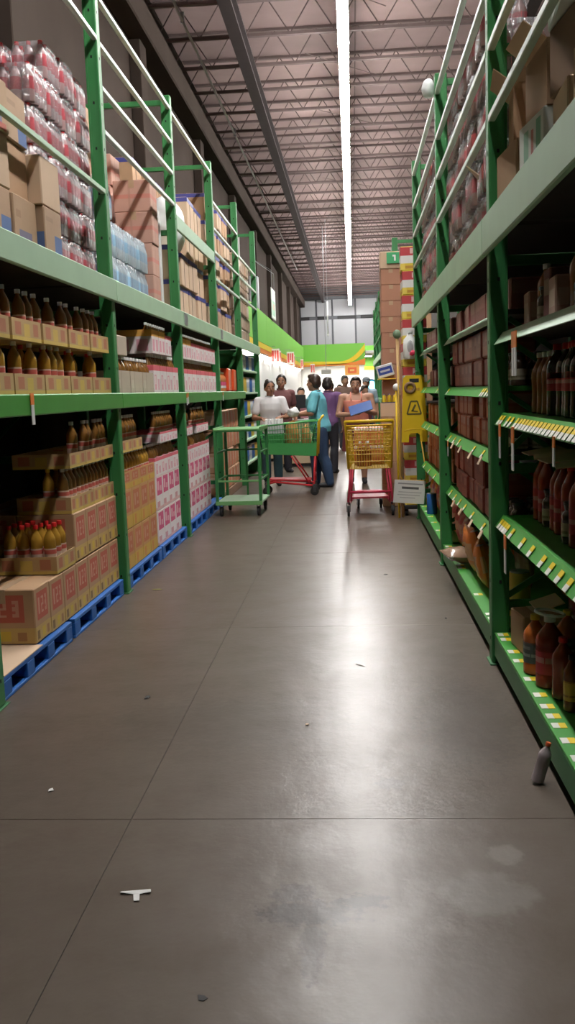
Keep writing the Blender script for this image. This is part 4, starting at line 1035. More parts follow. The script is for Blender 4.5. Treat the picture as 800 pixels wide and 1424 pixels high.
# base shelf middle bay: crisp bags and red tins
def bag_mesh(name, mm, w_, h, t, seed=0):
    rnd_ = random.Random(seed); m = MB(); nu, nv = 10, 12
    grid = {}; vs = []
    for sgn in (1, -1):
        for j in range(nv+1):
            for i in range(nu+1):
                u, v = i/nu*2-1, j/nv*2-1
                bul = max(0, (1-abs(u)**2.5))**.6 * max(0, (1-abs(v)**3))**.7
                cr = .012*math.sin(9*u+3*v+seed)*math.cos(7*v+seed) * bul
                x = u*w_/2*(1-.10*bul*abs(v)); z = v*h/2
                vs.append((sgn*(t/2*bul+cr*.6+.002), x, z))
    off = (nu+1)*(nv+1); fs = []
    for j in range(nv):
        for i in range(nu):
            a = j*(nu+1)+i; b_ = a+1; c = a+nu+2; d = a+nu+1
            fs.append((a,b_,c,d)); fs.append((off+d,off+c,off+b_,off+a))
    for i in range(nu):
        fs.append((i, off+i, off+i+1, i+1)); a = nv*(nu+1)+i; fs.append((a+1, off+a+1, off+a, a))
    for j in range(nv):
        a = j*(nu+1); fs.append((a+nu+1, off+a+nu+1, off+a, a)); a = j*(nu+1)+nu; fs.append((a, off+a, off+a+nu+1, a+nu+1))
    m._add(vs, fs); m.v = [(x, y, z+h/2) for x, y, z in m.v]
    return m.mesh(name, mm, True)
FOIL_O = printed('orange_foil_bag', (.78,.22,.03), [(.15,.85,.35,.7,(.70,.45,.25),.7), (0,1,.92,1,(.6,.55,.5),.8)], .25, rnd=.1)
FOIL_B = printed('brown_clear_bag', (.30,.19,.13), [(.2,.8,.2,.5,(.42,.30,.22),.6), (0,1,.9,1,(.6,.56,.52),.8)], .2, rnd=.1)
FOIL_R = printed('red_bag', (.45,.04,.03), [(.2,.8,.5,.75,(.6,.35,.2),.7)], .3, rnd=.1)
bagO, bagB, bagR = (K('snack_bag', bag_mesh('snack_bag', m_, .20, .30, .10, q), 'bag') for q, m_ in enumerate((FOIL_O, FOIL_B, FOIL_R)))
GBG = 'snack bags on the right base shelf'
place(bagB, (RX+.27, 6.56, ZB+.055), 'brown clear snack bag lying out over the right base shelf edge', GBG, rot=(0, math.radians(-84), .15), scale=(1.0, 1.35, 1.15))
place(bagO, (RX+.15, 6.20, ZB), 'orange foil snack bag standing on the right base shelf', GBG, rot=(0, math.radians(-14), .15), scale=(1.1, 1.2, 1.15))
place(bagO, (RX+.15, 5.84, ZB), 'orange foil bag nearest the near right post', GBG, rot=(0, math.radians(-12), -.15), scale=(1.1, 1.2, 1.0))
place(bagB, (RX+.38, 5.85, ZB), 'brown clear bag behind the orange foil bags', GBG, rot=(0, math.radians(-5), .1))
place(bagO, (RX+.50, 6.70, ZB), 'orange foil bag behind the lying brown bag', GBG, rot=(0, math.radians(-10), .3))
for i, y in enumerate((6.85, 7.08, 7.30)): place(bagR, (RX+.18, y, ZB), 'red snack bag on the right base shelf, %s before the second post' % ['third','second','last'][i], GBG, rot=(0, math.radians(-8), .1*i))
for i in range(4): place(bagO, (RX+.56, 5.2+.25*i, ZB), 'dim orange bag at the back of the base shelf, %s along' % ORD[i], GBG, rot=(0, math.radians(-8), .1))
place(canY, (RX+.20, 5.06, ZB), 'yellowish can beside the foot of the near right post', None)

# far bay
ORP = printed('orange_pack', (.52,.14,.05), [(.1,.9,.5,.8,(.62,.30,.16),.7)], .5, rnd=.25)
op = carton(.2, .20, .19, ORP, name='orange_pack', cat='pack', c=.01, seam=False)
wall_of(rd, .24, .16, 7.60, 10.04, XM, 1.80, 1, 'dark red pack', 'top shelf, far right bay', 'packs in the far right bay')
wall_of(rd, .24, .16, 7.60, 10.04, XM, 1.42, 1, 'dark red pack', 'shelf two, far right bay', 'packs in the far right bay')
wall_of(op, .20, .19, 7.60, 10.04, XM, 1.06, 1, 'orange pack', 'shelf three, far right bay', 'packs in the far right bay')
wall_of(op, .20, .19, 7.60, 10.04, XM, .64, 2, 'orange pack', 'shelf four, far right bay', 'packs in the far right bay')
for i in range(10): place((bagR, bagO)[i % 2], (RX+.2, 7.75+.24*i, ZB), '%s bag on the base shelf, far right bay, %s along' % (('red','orange')[i % 2], ORD[i]), GBG, rot=(0, math.radians(-8), .1))
place(can_kind('can', .2, .05, BLUE), (RX+.082, 9.30, ZB), 'bright blue can on the base shelf, far right bay', None)

# goods in the distant right rack
k_f = carton(.5, .6, .4, KRAFT)
for b_i, (y0, y1) in enumerate(zip(FP[:-1], FP[1:])):
    for i in range(4):
        for z, wz in ((UB1, 'top'), (1.2, 'middle'), (0, 'floor')):
            for l_ in range(2 if z != 1.2 else 2):
                if b_i < 2: place(k_f, (RX+.36, y0+.40+.63*i, z+.4018*l_), 'brown carton in the distant right rack, %s bay, %s %s layer, %s along' % (ORD[b_i], wz, ['lower','upper'][l_], ORD[i]), 'cartons in the distant right rack')
# ================================================================== DISPLAY AT THE END OF THE RIGHT RACK
dol = tag(empty('dolly', (.69, 10.64, 0)), 'low black dolly under the red and yellow carton tower', 'dolly')
put('platform', MB().cbox(-.14, .14, -.22, .22, .075, .118, .006).mesh('platform', BLACK), dol)
whl = MB().lathe([(.035,-.014),(.037,-.008),(.037,.008),(.035,.014)], 14).xf(Matrix.Rotation(PI/2, 4, 'Y')).mesh('wheel', BLACK, True, angle=40)
for sx in (-.11, .11):
    for sy in (-.17, .17): put('wheel', whl, dol, (sx, sy, .037))
RWY = printed('red_white_yellow_carton', (.72,.52,.05), [(0,1,.62,1,(.50,.05,.06),1), (0,1,.30,.62,(.74,.72,.70),1), (.40,.55,.70,.92,(.74,.5,.5),.8), (.2,.8,.08,.2,(.45,.16,.03),.7), (0,.18,.0,.3,(.78,.60,.10),1)], .6, rnd=.05)
k_t = carton(.26, .36, .2545, RWY, seam=False)
for i in range(11): place(k_t, (.695+random.uniform(-.006,.006), 10.62, .118+.256*i), 'red, white and yellow carton in the tower, %s from the floor' % ORD[i], 'cartons of the red and yellow tower', random.uniform(-.03,.03))
# brown carton tower with a green card on top
KRT = printed('reddish_kraft', (.44,.22,.14), [(0,1,.93,1,(.34,.17,.11),.8), (0,1,0,.05,(.34,.17,.11),.8)], rnd=.06)
k_u = carton(.24, .34, .188, KRT); k_v = carton(.30, .36, .20, KRAFT_L)
for i in range(15): place(k_u, (.49+random.uniform(-.006,.006), 11.72, .001+.1895*i), 'brown carton in the tall plain tower, %s from the floor' % ORD[i], 'cartons of the plain brown tower', random.uniform(-.02,.02))
place(k_v, (.52, 11.72, .001+.1895*15), 'light carton on top of the plain brown tower', None)
GCARD = mat('green_card', (.05,.36,.14), .6)
o = put('price_card', MB().cbox(-.10, .10, -.006, .006, 0, .13, .002).mesh('price_card', GCARD), None, (.55, 11.525, 2.90)); tag(o, 'green card with a white numeral on the top carton of the brown tower', 'card')
put('numeral', MB().box(-.012, .008, -.0075, -.006, .03, .10).box(-.03, -.012, -.0075, -.006, .08, .10).mesh('numeral', WHITE), o)
# low pile in front with blue and yellow packs
k_x = carton(.22, .25, .27, KRAFT); k_y = flap_carton(.22, .26, .22, KRAFT)
for i in range(4): place(k_x, (.445, 11.415, .001+.2715*i), 'brown carton in the low pile before the tall tower, %s from the floor' % ORD[i], 'cartons of the low pile')
place(K('open_carton', MB().open_box(-.11, .11, -.125, .125, 0, .16, .005).mesh('open_carton', KRAFT_L), 'carton'), (.445, 11.415, 1.088), 'open carton of blue and yellow packs on the low pile', None)
BYP = printed('blue_yellow_pack', (.05,.06,.30), [(0,1,.62,1,(.78,.56,.04),1), (.2,.8,.25,.45,(.7,.7,.75),.8)], .35)
k_by = K('snack_bag', bag_mesh('snack_bag', BYP, .10, .26, .045, 4), 'bag')
for i in range(3):
    for j in range(2): place(k_by, (.381+.064*i, 11.355+.118*j, 1.096), 'blue and yellow pack in the open carton, %s row, %s from the aisle' % (['front','rear'][j], ORD[i]), 'blue and yellow packs')
BWP = printed('blue_white_box', (.76,.77,.78), [(.08,.92,.22,.80,(.04,.08,.38),1), (.2,.8,.42,.58,(.72,.74,.78),.8)], .4)
place(carton(.20, .06, .15, BWP, name='blue_white_box', cat='box', seam=False), (.42, 11.49, 1.56), 'white box with blue panel tilted against the brown tower', None, rot=(0, math.radians(-14), .05))
o = put('shelf_bracket', MB().cbox(-.11, .11, -.10, .04, -.012, 0, .003).mesh('shelf_bracket', YELLOW), None, (.42, 11.508, 1.54)); tag(o, 'small yellow ledge carrying the blue and white box', 'ledge')

# pole with green knob, white-knobbed stick, hanging jug, bow, tape roll
WOOD = mat('pale_wood', (.50,.32,.14), .6)
p = tag(empty('broom_pole', (.50, 10.36, 0)), 'upright wooden pole with round green knob before the carton tower', 'pole')
put('shaft', MB().tube([(.03,0,0),(.0,.02,1.98)], .016, 8).mesh('shaft', WOOD, True), p); put('knob', MB().ell((0,.02,2.0), .045, .045, .05, 14, 10).mesh('knob', mat('dull_green_knob', (.16,.24,.15), .6), True), p)
p = tag(empty('mop_stick', (.475, 10.30, 0)), 'shorter stick with a white ball top beside the green-knobbed pole', 'pole')
put('shaft', MB().tube([(.01,0,0),(.0,0,1.40)], .012, 8).mesh('shaft', YELLOW, True), p); put('knob', MB().ell((.005,0,1.43), .04, .04, .04, 14, 10).mesh('knob', WHITE, True), p)
m = MB(); rings = []
for a in range(20):
    A = 2*PI*a/20; c_ = Vector((math.cos(A), 0, math.sin(A)))
    rings.append([c_*.047 + c_*(.018*math.cos(t)) + Vector((0, .028*math.sin(t), 0)) for t in [2*PI*q/8 for q in range(8)]])
rings.append(rings[0]); m.ring_loft(rings, False)
o = put('tape_roll', m.mesh('tape_roll', mat('brown_tape_roll', (.26,.15,.08), .5), True, fix=True), None, (.615, 10.12, 1.42)); tag(o, 'brown tape roll hanging at the top of the yellow wet floor sign', 'tape roll')
jm_ = MB()
pr = [(.055,0),(.075,.02),(.078,.14),(.070,.21),(.035,.25),(.028,.28)]
jm_.lathe(pr, 16, sx=1, sy=.62)
o = put('white_jug', jm_.mesh('white_jug', WHITE, True, angle=50), None, (.64, 10.385, 1.73)); tag(o, 'white plastic jug hung against the red and yellow carton tower', 'jug')
put('grip_recess', MB().ell((0,-.042,.13), .035, .012, .07, 14, 10).mesh('grip_recess', mat('grey_recess', (.38,.39,.39), .5), True), o); put('cap', MB().lathe([(.03,.28),(.03,.305)], 12).mesh('cap', WHITE, True, angle=40), o)
BOW = mat('crimson_cloth', (.55,.02,.07), .6)
o = tag(empty('red_bow', (.705, 10.30, 1.79)), 'crimson ribbon bow tied below the white jug', 'bow')
for s_ in (-1, 1):
    put('loop', lump('loop', BOW, .035, .016, .028, .1, 6+s_), o, (.03*s_, 0, -.02), (0, .5*s_, 0)); put('tail', MB().slab([(0,0,0),(.02,0,.004),(.02+.03*s_,-.01,-.09),(.03*s_,-.01,-.10)], .003).mesh('tail', BOW, fix=True), o)
put('knot', MB().ell((0,0,.0), .014, .014, .014, 10, 8).mesh('knot', BOW, True), o)

# wet floor sign hanging on the end post
sg = tag(empty('wet_floor_sign', (.655, 10.145, .84)), 'yellow folding wet floor sign hung on the end post of the right rack', 'sign')
def outline(w0, w1, h):
    return [(-w0/2,0),(-w0/2+.075,0),(-w0/2+.08,.075),(-w0/2+.10,.095),(w0/2-.10,.095),(w0/2-.08,.075),(w0/2-.075,0),(w0/2,0),(w1/2,h-.03),(w1/2-.03,h),(-w1/2+.03,h),(-w1/2,h-.03)]
for nm, y, sl in (('front_panel', -.012, .0), ('rear_panel', .012, .0)):
    m = MB(); pts = outline(.275, .225, .71); m.slab([(x, y, z) for x, z in pts], .014)
    put(nm, m.mesh(nm, YELLOW, fix=True), sg)
put('handle_slot', MB().cbox(-.045, .055, -.028, -.0265, .635, .675, .0005).mesh('handle_slot', BLACK), sg)
m = MB()
for k_ in range(6): m.box(-.055+.02*k_, -.040+.02*k_, -.028, -.0265, .545, .575)
put('lettering', m.mesh('lettering', mat('orange_brown_ink', (.45,.22,.03), .6)), sg)['kind'] = 'stuff'
ink = mat('dark_sign_ink', (.10,.085,.02), .6)
tri = [(-.075,.30),(.075,.30),(.035,.435),(-.035,.435)]
for i in range(4):
    a, b_ = tri[i], tri[(i+1) % 4]
    put('emblem_bar', MB().bar((a[0],-.0275,a[1]), (b_[0],-.0275,b_[1]), .0015, .016, (0,0,1) if abs(a[1]-b_[1]) < .01 else (1,0,0)).mesh('emblem_bar', ink), sg)
put('emblem_figure', MB().bar((-.02,-.0275,.33), (.015,-.0275,.40), .0015, .02, (1,0,0)).bar((-.03,-.0275,.335), (.04,-.0275,.325), .0015, .012).mesh('emblem_figure', ink), sg)
put('arch', MB().tube([(-.11,-.027,.118),(-.07,-.027,.135),(0,-.027,.14),(.07,-.027,.135),(.11,-.027,.118)], .004, 6).mesh('arch', YELLOW, True), sg)
put('hook', MB().tube([(0,.0,.70),(0,.0,.74),(.03,.01,.755),(.06,.02,.74)], .005, 6).mesh('hook', STEEL, True), sg)
# bent yellow wire frame with a paper notice clipped to it
wf = tag(empty('wire_frame', (.625, 10.075, .43)), 'thin bent yellow wire frame below the wet floor sign', 'wire frame')
put('wire', MB().tube([(-.135,.03,1.22),(-.135,.0,.6),(-.135,0,.06),(-.11,0,.01),(.0,-.0,0),(.12,0,-.005),(.15,0,.03),(.14,.01,.12),(.10,.05,.42)], .007, 6).mesh('wire', mat('amber_wire', (.62,.36,.05), .4), True), wf)
NOTE = printed('printed_notice', (.80,.80,.77), [(.12,.92,.82,.88,(.2,.2,.2),.75), (.25,.80,.62,.72,(.06,.06,.06),.9), (.15,.9,.46,.50,(.4,.4,.4),.7), (.12,.85,.34,.38,(.4,.4,.4),.7), (.2,.7,.22,.26,(.4,.4,.4),.7)], .8, amt=.03)
o = put('paper_notice', MB().box(-.165, .165, -.002, .002, -.25, 0).mesh('paper_notice', NOTE), None, (.595, 10.05, .435), (math.radians(4), math.radians(5), 0)); tag(o, 'white paper notice with printed lines hanging from the yellow wire', 'notice')

# ================================================================== CARTS
def wheel_set(parent, spots, r=.058):
    w_ = MB().lathe([(r*.55,-.014),(r*.97,-.014),(r,-.008),(r,.008),(r*.97,.014),(r*.55,.014)], 18).xf(Matrix.Rotation(PI/2, 4, 'Y')).mesh('wheel', BLACK, True, angle=40)
    f_ = MB().box(-.022,-.016,-.02,.02,-.01,r+.03).box(.016,.022,-.02,.02,-.01,r+.03).box(-.022,.022,-.025,.025,r+.03,r+.038).mesh('caster_fork', DARKSTEEL)
    for x, y in spots:
        c_ = put('caster_fork', f_, parent, (x, y, r)); put('wheel', w_, c_)
def grid_panel(A, B, Ct, D, nu, nv, r, every=1):
    """wires on a quad: A-B bottom edge, D-C top edge"""
    A, B, Ct, D = (Vector(q) for q in (A, B, Ct, D)); m = MB()
    for i in range(nu+1):
        t = i/nu; m.tube([A.lerp(B,t), D.lerp(Ct,t)], r, 4)
    for j in range(nv+1):
        t = j/nv; m.tube([A.lerp(D,t), B.lerp(Ct,t)], r*1.25, 4)
    return m
def shopping_cart(loc, rz, label, wire, frame, rimm, solid=None, hnd=None):
    r = tag(empty('shopping_cart', loc, rz), label, 'shopping cart')
    yb, yf = -.40, .42; zb, zt = .54, 1.02
    wb_, wf_ = .265, .195; lb, lf = .225, .165            # half widths top / bottom
    RB = [(-lb,yb+.03,zb),(lb,yb+.03,zb),(wb_,yb,zt),(-wb_,yb,zt)]
    FT = [(-lf,yf-.06,zb+.04),(lf,yf-.06,zb+.04),(wf_,yf,zt-.06),(-wf_,yf,zt-.06)]
    put('rear_gate', grid_panel(*RB, 16, 6, .0038).mesh('rear_gate', wire), r)
    put('front_panel', grid_panel(*FT, 10, 6, .0035).mesh('front_panel', wire), r)
    for s_ in (0, 1):
        a = RB[s_]; b_ = FT[s_]; c_ = FT[3-s_]; d_ = RB[3-s_]
        put('side_panel', grid_panel(a, b_, c_, d_, 22, 6, .0035).mesh('side_panel', wire), r)
        if solid:
            v = [Vector(q) for q in (a, b_, c_, d_)]; k_ = .006 if s_ else -.006
            lo = [v[0].lerp(v[3],.0), v[1].lerp(v[2],.0), v[1].lerp(v[2],.40), v[0].lerp(v[3],.36)]
            put('side_board', MB().slab([q+Vector((k_,0,0)) for q in lo], .004).mesh('side_board', solid, fix=True), r)
    put('basket_floor', grid_panel(RB[0], RB[1], FT[1], FT[0], 10, 12, .0035).mesh('basket_floor', wire), r)
    rim = MB().tube([RB[3], RB[2], FT[2], FT[3], RB[3]], .011, 8); put('rim', rim.mesh('rim', rimm, True), r)
    hnd = hnd or rimm; put('handle', MB().tube([(-.27,yb-.06,zt+.05),(.27,yb-.06,zt+.05)], .018, 10).mesh('handle', hnd, True), r)
    for s_ in (-1, 1): put('handle_arm', MB().tube([(s_*.265,yb-.06,zt+.05),(s_*.262,yb-.01,zt-.02),(s_*.24,yb+.02,zb)], .013, 8).mesh('handle_arm', hnd, True), r)
    st = grid_panel((-.22,yb+.09,zb+.20),(.22,yb+.09,zb+.20),(.24,yb+.04,zt-.05),(-.24,yb+.04,zt-.05), 10, 3, .0035); put('seat_flap', st.mesh('seat_flap', wire), r)
    # chassis
    for s_ in (-1, 1):
        put('leg_frame', MB().tube([(s_*.215,yb+.05,zb),(s_*.235,yb+.07,.30),(s_*.25,yb+.07,.17),(s_*.24,yb+.10,.135),(s_*.17,.22,.19),(s_*.135,yf-.08,.155)], .014, 8).mesh('leg_frame', frame, True), r)
        put('strut', MB().tube([(s_*.22,yb+.14,.165),(s_*.19,-.02,.545)], .011, 8).mesh('strut', frame, True), r)
    put('cross_bar', MB().tube([(-.235,yb+.07,.27),(.235,yb+.07,.27)], .016, 8).mesh('cross_bar', frame, True), r)
    put('lower_tray', MB().slab([(-.21,yb+.12,.19),(.21,yb+.12,.19),(.14,yf-.12,.21),(-.14,yf-.12,.21)], .02).mesh('lower_tray', frame, fix=True), r)
    wheel_set(r, ((-.25,yb+.07),(.25,yb+.07),(-.135,yf-.08),(.135,yf-.08)))
    return r
YWIRE = mat('yellow_wire', (.62,.42,.03), .4); GWIRE = mat('green_wire', (.05,.30,.08), .45); GSOL = mat('green_basket_board', (.06,.34,.09), .5); RFR = mat('crimson_frame', (.50,.03,.07), .4)
yc = (.175, 10.86)
shopping_cart((yc[0], yc[1], 0), 0, 'yellow wire shopping cart with red legs in the middle of the aisle', YWIRE, RFR, YELLOW)
OBX = printed('orange_white_box', (.62,.20,.05), [(0,1,.82,1,(.80,.78,.74),1), (.15,.85,.3,.6,(.72,.36,.12),.7), (.3,.7,.05,.2,(.5,.1,.05),.7)], .5, rnd=.1)
k_o = carton(.165, .28, .20, OBX, name='boxed_goods', cat='box', seam=False)
zc0 = .583
for i in range(2):
    for l_ in range(2): place(k_o, (yc[0]-.085+.17*i, yc[1]+.03, zc0+.2012*l_), 'orange box with white top in the yellow cart, %s %s' % (['lower','upper'][l_], ['left','right'][i]), 'boxes in the yellow cart')
place(S_AM, (yc[0]-.10, yc[1]-.20, .556), 'amber bottle standing in the yellow cart, left', None); place(S_AM, (yc[0]-.02, yc[1]-.19, .556), 'amber bottle standing in the yellow cart, right', None)

gc = (-.88, 13.02)
shopping_cart((gc[0], gc[1], 0), PI/2, 'loaded green shopping cart with yellow handle and red base', GWIRE, mat('red_frame', (.55,.03,.04), .4), GSOL, solid=GSOL, hnd=YELLOW)
PBAG = mat('brown_paper_bag', (.40,.22,.06), .8, amt=.25, scale=16, bump=.6)
o = put('paper_sack', lump('paper_sack', PBAG, .103, .13, .25, .06, 12), None, (gc[0]+.032, gc[1]-.01, .575)); tag(o, 'crumpled brown paper sack in the green cart, nearest the middle', 'sack')
o = put('paper_sack', lump('paper_sack', PBAG, .068, .12, .22, .06, 15), None, (gc[0]+.222, gc[1]+.0, .566)); tag(o, 'smaller brown paper sack in the green cart, near the handle', 'sack')
o = put('white_bag', lump('white_bag', BAGW, .08, .10, .07, .10, 17), None, (gc[0]+.06, gc[1]+.02, 1.075)); tag(o, 'small white bag on top of the brown paper sack', 'bag')
k_g = K('crate', MB().open_box(-.13, .13, -.14, .14, 0, .26, .012).mesh('crate', GSOL), 'crate'); place(k_g, (gc[0]-.215, gc[1], .59), 'solid green crate at the front of the green cart', None)
k_m = carton(.25, .22, .13, printed('grey_print_box', (.55,.56,.58), [(.1,.9,.2,.5,(.3,.3,.34),.6), (0,1,.85,1,(.8,.8,.8),.9)], .5), name='box', cat='box', seam=False); place(k_m, (gc[0]-.215, gc[1], .8515), 'grey printed box on the green crate', None)
for i in range(6): place(K('white_carton', MB().cbox(-.018,.018,-.05,.05,0,.07,.005).mesh('white_carton', WHITE), 'carton'), (gc[0]-.32+.042*i, gc[1], .983), 'small white carton on the grey box in the green cart, %s from the left' % ORD[i], 'small white cartons in the green cart')

# platform cart
pc = tag(empty('platform_cart', (-1.33, 11.08, 0), -.04), 'empty green platform cart with two decks parked before the left rack', 'cart')
PGREEN = mat('pale_green_cart_paint', (.16,.40,.14), .45, amt=.12); 
put('lower_deck', MB().cbox(-.27, .27, -.36, .36, .150, .178, .006).mesh('lower_deck', GREEN_P), pc); put('deck_edge', MB().cbox(-.275, .275, -.365, -.36, .135, .182, .002).mesh('deck_edge', PGREEN), pc)
put('upper_deck', MB().cbox(-.27, .27, -.36, .36, 1.00, 1.018, .006).mesh('upper_deck', PGREEN), pc)
for s_ in (-1, 1):
    for y in (-.345, .345): put('post', MB().cbox(s_*.255-.017, s_*.255+.017, y-.017, y+.017, .178, 1.0, .004).mesh('post', GREEN), pc)
    for z in (.42, .74): put('side_bar', MB().cbox(s_*.255-.010, s_*.255+.010, -.33, .33, z-.012, z+.012, .003).mesh('side_bar', GREEN), pc)
    put('deck_lip', MB().cbox(s_*.27-.006, s_*.27+.006, -.36, .36, .99, 1.035, .003).mesh('deck_lip', PGREEN), pc)
put('end_bar', MB().cbox(-.24, .24, -.355, -.335, .985, 1.0, .003).mesh('end_bar', GREEN), pc)
for z in (.42, .74): put('end_bar', MB().cbox(-.24, .24, .335, .355, z-.012, z+.012, .003).mesh('end_bar', GREEN), pc)
put('end_bar', MB().cbox(-.24, .24, -.355, -.340, .405, .425, .003).mesh('end_bar', PGREEN), pc); put('center_post', MB().cbox(-.012, .012, .335, .355, .178, 1.0, .003).mesh('center_post', GREEN), pc)
wheel_set(pc, ((-.22,-.29),(.22,-.29),(-.22,.29),(.22,.29)), .056)
# ================================================================== PEOPLE
_ts = bpy.data.scenes.new('bake')
def fused(name, mb, mm, voxel=.010, smooth=6):
    """fuse overlapping solids into ONE continuous skin"""
    me = mb.mesh(name+'_raw', mm, fix=True)
    o = bpy.data.objects.new('raw', me); _ts.collection.objects.link(o)
    r = o.modifiers.new('r', 'REMESH'); r.mode = 'VOXEL'; r.voxel_size = voxel
    s_ = o.modifiers.new('s', 'SMOOTH'); s_.factor = .5; s_.iterations = smooth
    vl = _ts.view_layers[0]; vl.update(); dg = vl.depsgraph
    res = bpy.data.meshes.new_from_object(o.evaluated_get(dg), depsgraph=dg)
    res.name = name
    bpy.data.objects.remove(o); bpy.data.meshes.remove(me)
    if not res.materials: res.materials.append(mm)
    else: res.materials[0] = mm
    res.polygons.foreach_set('use_smooth', [True]*len(res.polygons)); res.update()
    return res
def limb(m, a, ra, b, rb, n=10):
    a, b = Vector(a), Vector(b); d = b-a
    pts = []; rad = []
    for t in (0, .25, .5, .75, 1): pts.append(a+d*t); rad.append(ra+(rb-ra)*t)
    u = d.normalized(); s_ = u.cross(Vector((.3,.5,.8))).normalized(); w_ = u.cross(s_)
    rings = []
    for k in (1, .75, .4): rings.append((a-u*ra*math.sqrt(1-(1-k)**2) if False else a-u*ra*math.sin(k*PI/2)*.98, ra*math.cos(k*PI/2)+ra*.06))
    rings += list(zip(pts, rad))
    for k in (.4, .75, 1): rings.append((b+u*rb*math.sin(k*PI/2)*.98, rb*math.cos(k*PI/2)+rb*.06))
    m.ring_loft([[p+s_*r*math.cos(2*PI*i/n)+w_*r*math.sin(2*PI*i/n) for i in range(n)] for p, r in rings])
    return m
def ovals(m, rows, n=14):
    """torso from stacked ovals: (x, y, z, rx, ry)"""
    m.ring_loft([[(x+rx*math.cos(2*PI*i/n), y+ry*math.sin(2*PI*i/n), z) for i in range(n)] for x, y, z, rx, ry in rows]); return m
def hand(m, wrist, direc, palm_n, s=1.0, curl=.6):
    """palm, four bent fingers and a side thumb, from the wrist along direc"""
    w_ = Vector(wrist); d = Vector(direc).normalized(); nn = Vector(palm_n); nn = (nn-d*nn.dot(d)).normalized(); sd = d.cross(nn)
    for q in (-.026, 0, .026): limb(m, w_+d*.005*s, .016*s, w_+d*.075*s+sd*q*s, .0135*s, 8)
    for q, L in zip((-.033, -.011, .011, .033), (.062, .076, .072, .056)):
        p0 = w_+d*.078*s+sd*q*s; p1 = p0+(d*math.cos(curl*.5)+nn*math.sin(curl*.5))*L*.5*s; p2 = p1+(d*math.cos(curl*1.4)+nn*math.sin(curl*1.4))*L*.5*s
        limb(m, p0, .0098*s, p1, .0090*s, 7); limb(m, p1, .0090*s, p2, .0078*s, 7)
    t0 = w_+d*.022*s+sd*.030*s; t1 = t0+(d*.55+sd*.75+nn*.25).normalized()*.036*s; t2 = t1+(d*.85+sd*.25+nn*.4).normalized()*.030*s
    limb(m, t0, .0135*s, t1, .0110*s, 7); limb(m, t1, .0110*s, t2, .0085*s, 7)
SKIN = [mat('skin_brown', (.34,.165,.095), .5, amt=.06, rnd=.03), mat('skin_tan', (.45,.235,.15), .5, amt=.06, rnd=.03), mat('skin_dark', (.22,.11,.065), .5, amt=.06, rnd=.03)]
HAIR = mat('black_hair', (.018,.013,.011), .45, amt=.3, scale=40); HAIRB = mat('brown_hair', (.04,.022,.014), .45, amt=.3, scale=40)
EYEW = mat('eye_white', (.75,.73,.7), .3); IRIS = mat('dark_iris', (.02,.012,.008), .2); LIP = mat('lips', (.36,.10,.085), .45); BROW = mat('eyebrow', (.02,.014,.012), .7)
SHOE = mat('dark_shoe', (.03,.03,.035), .5)
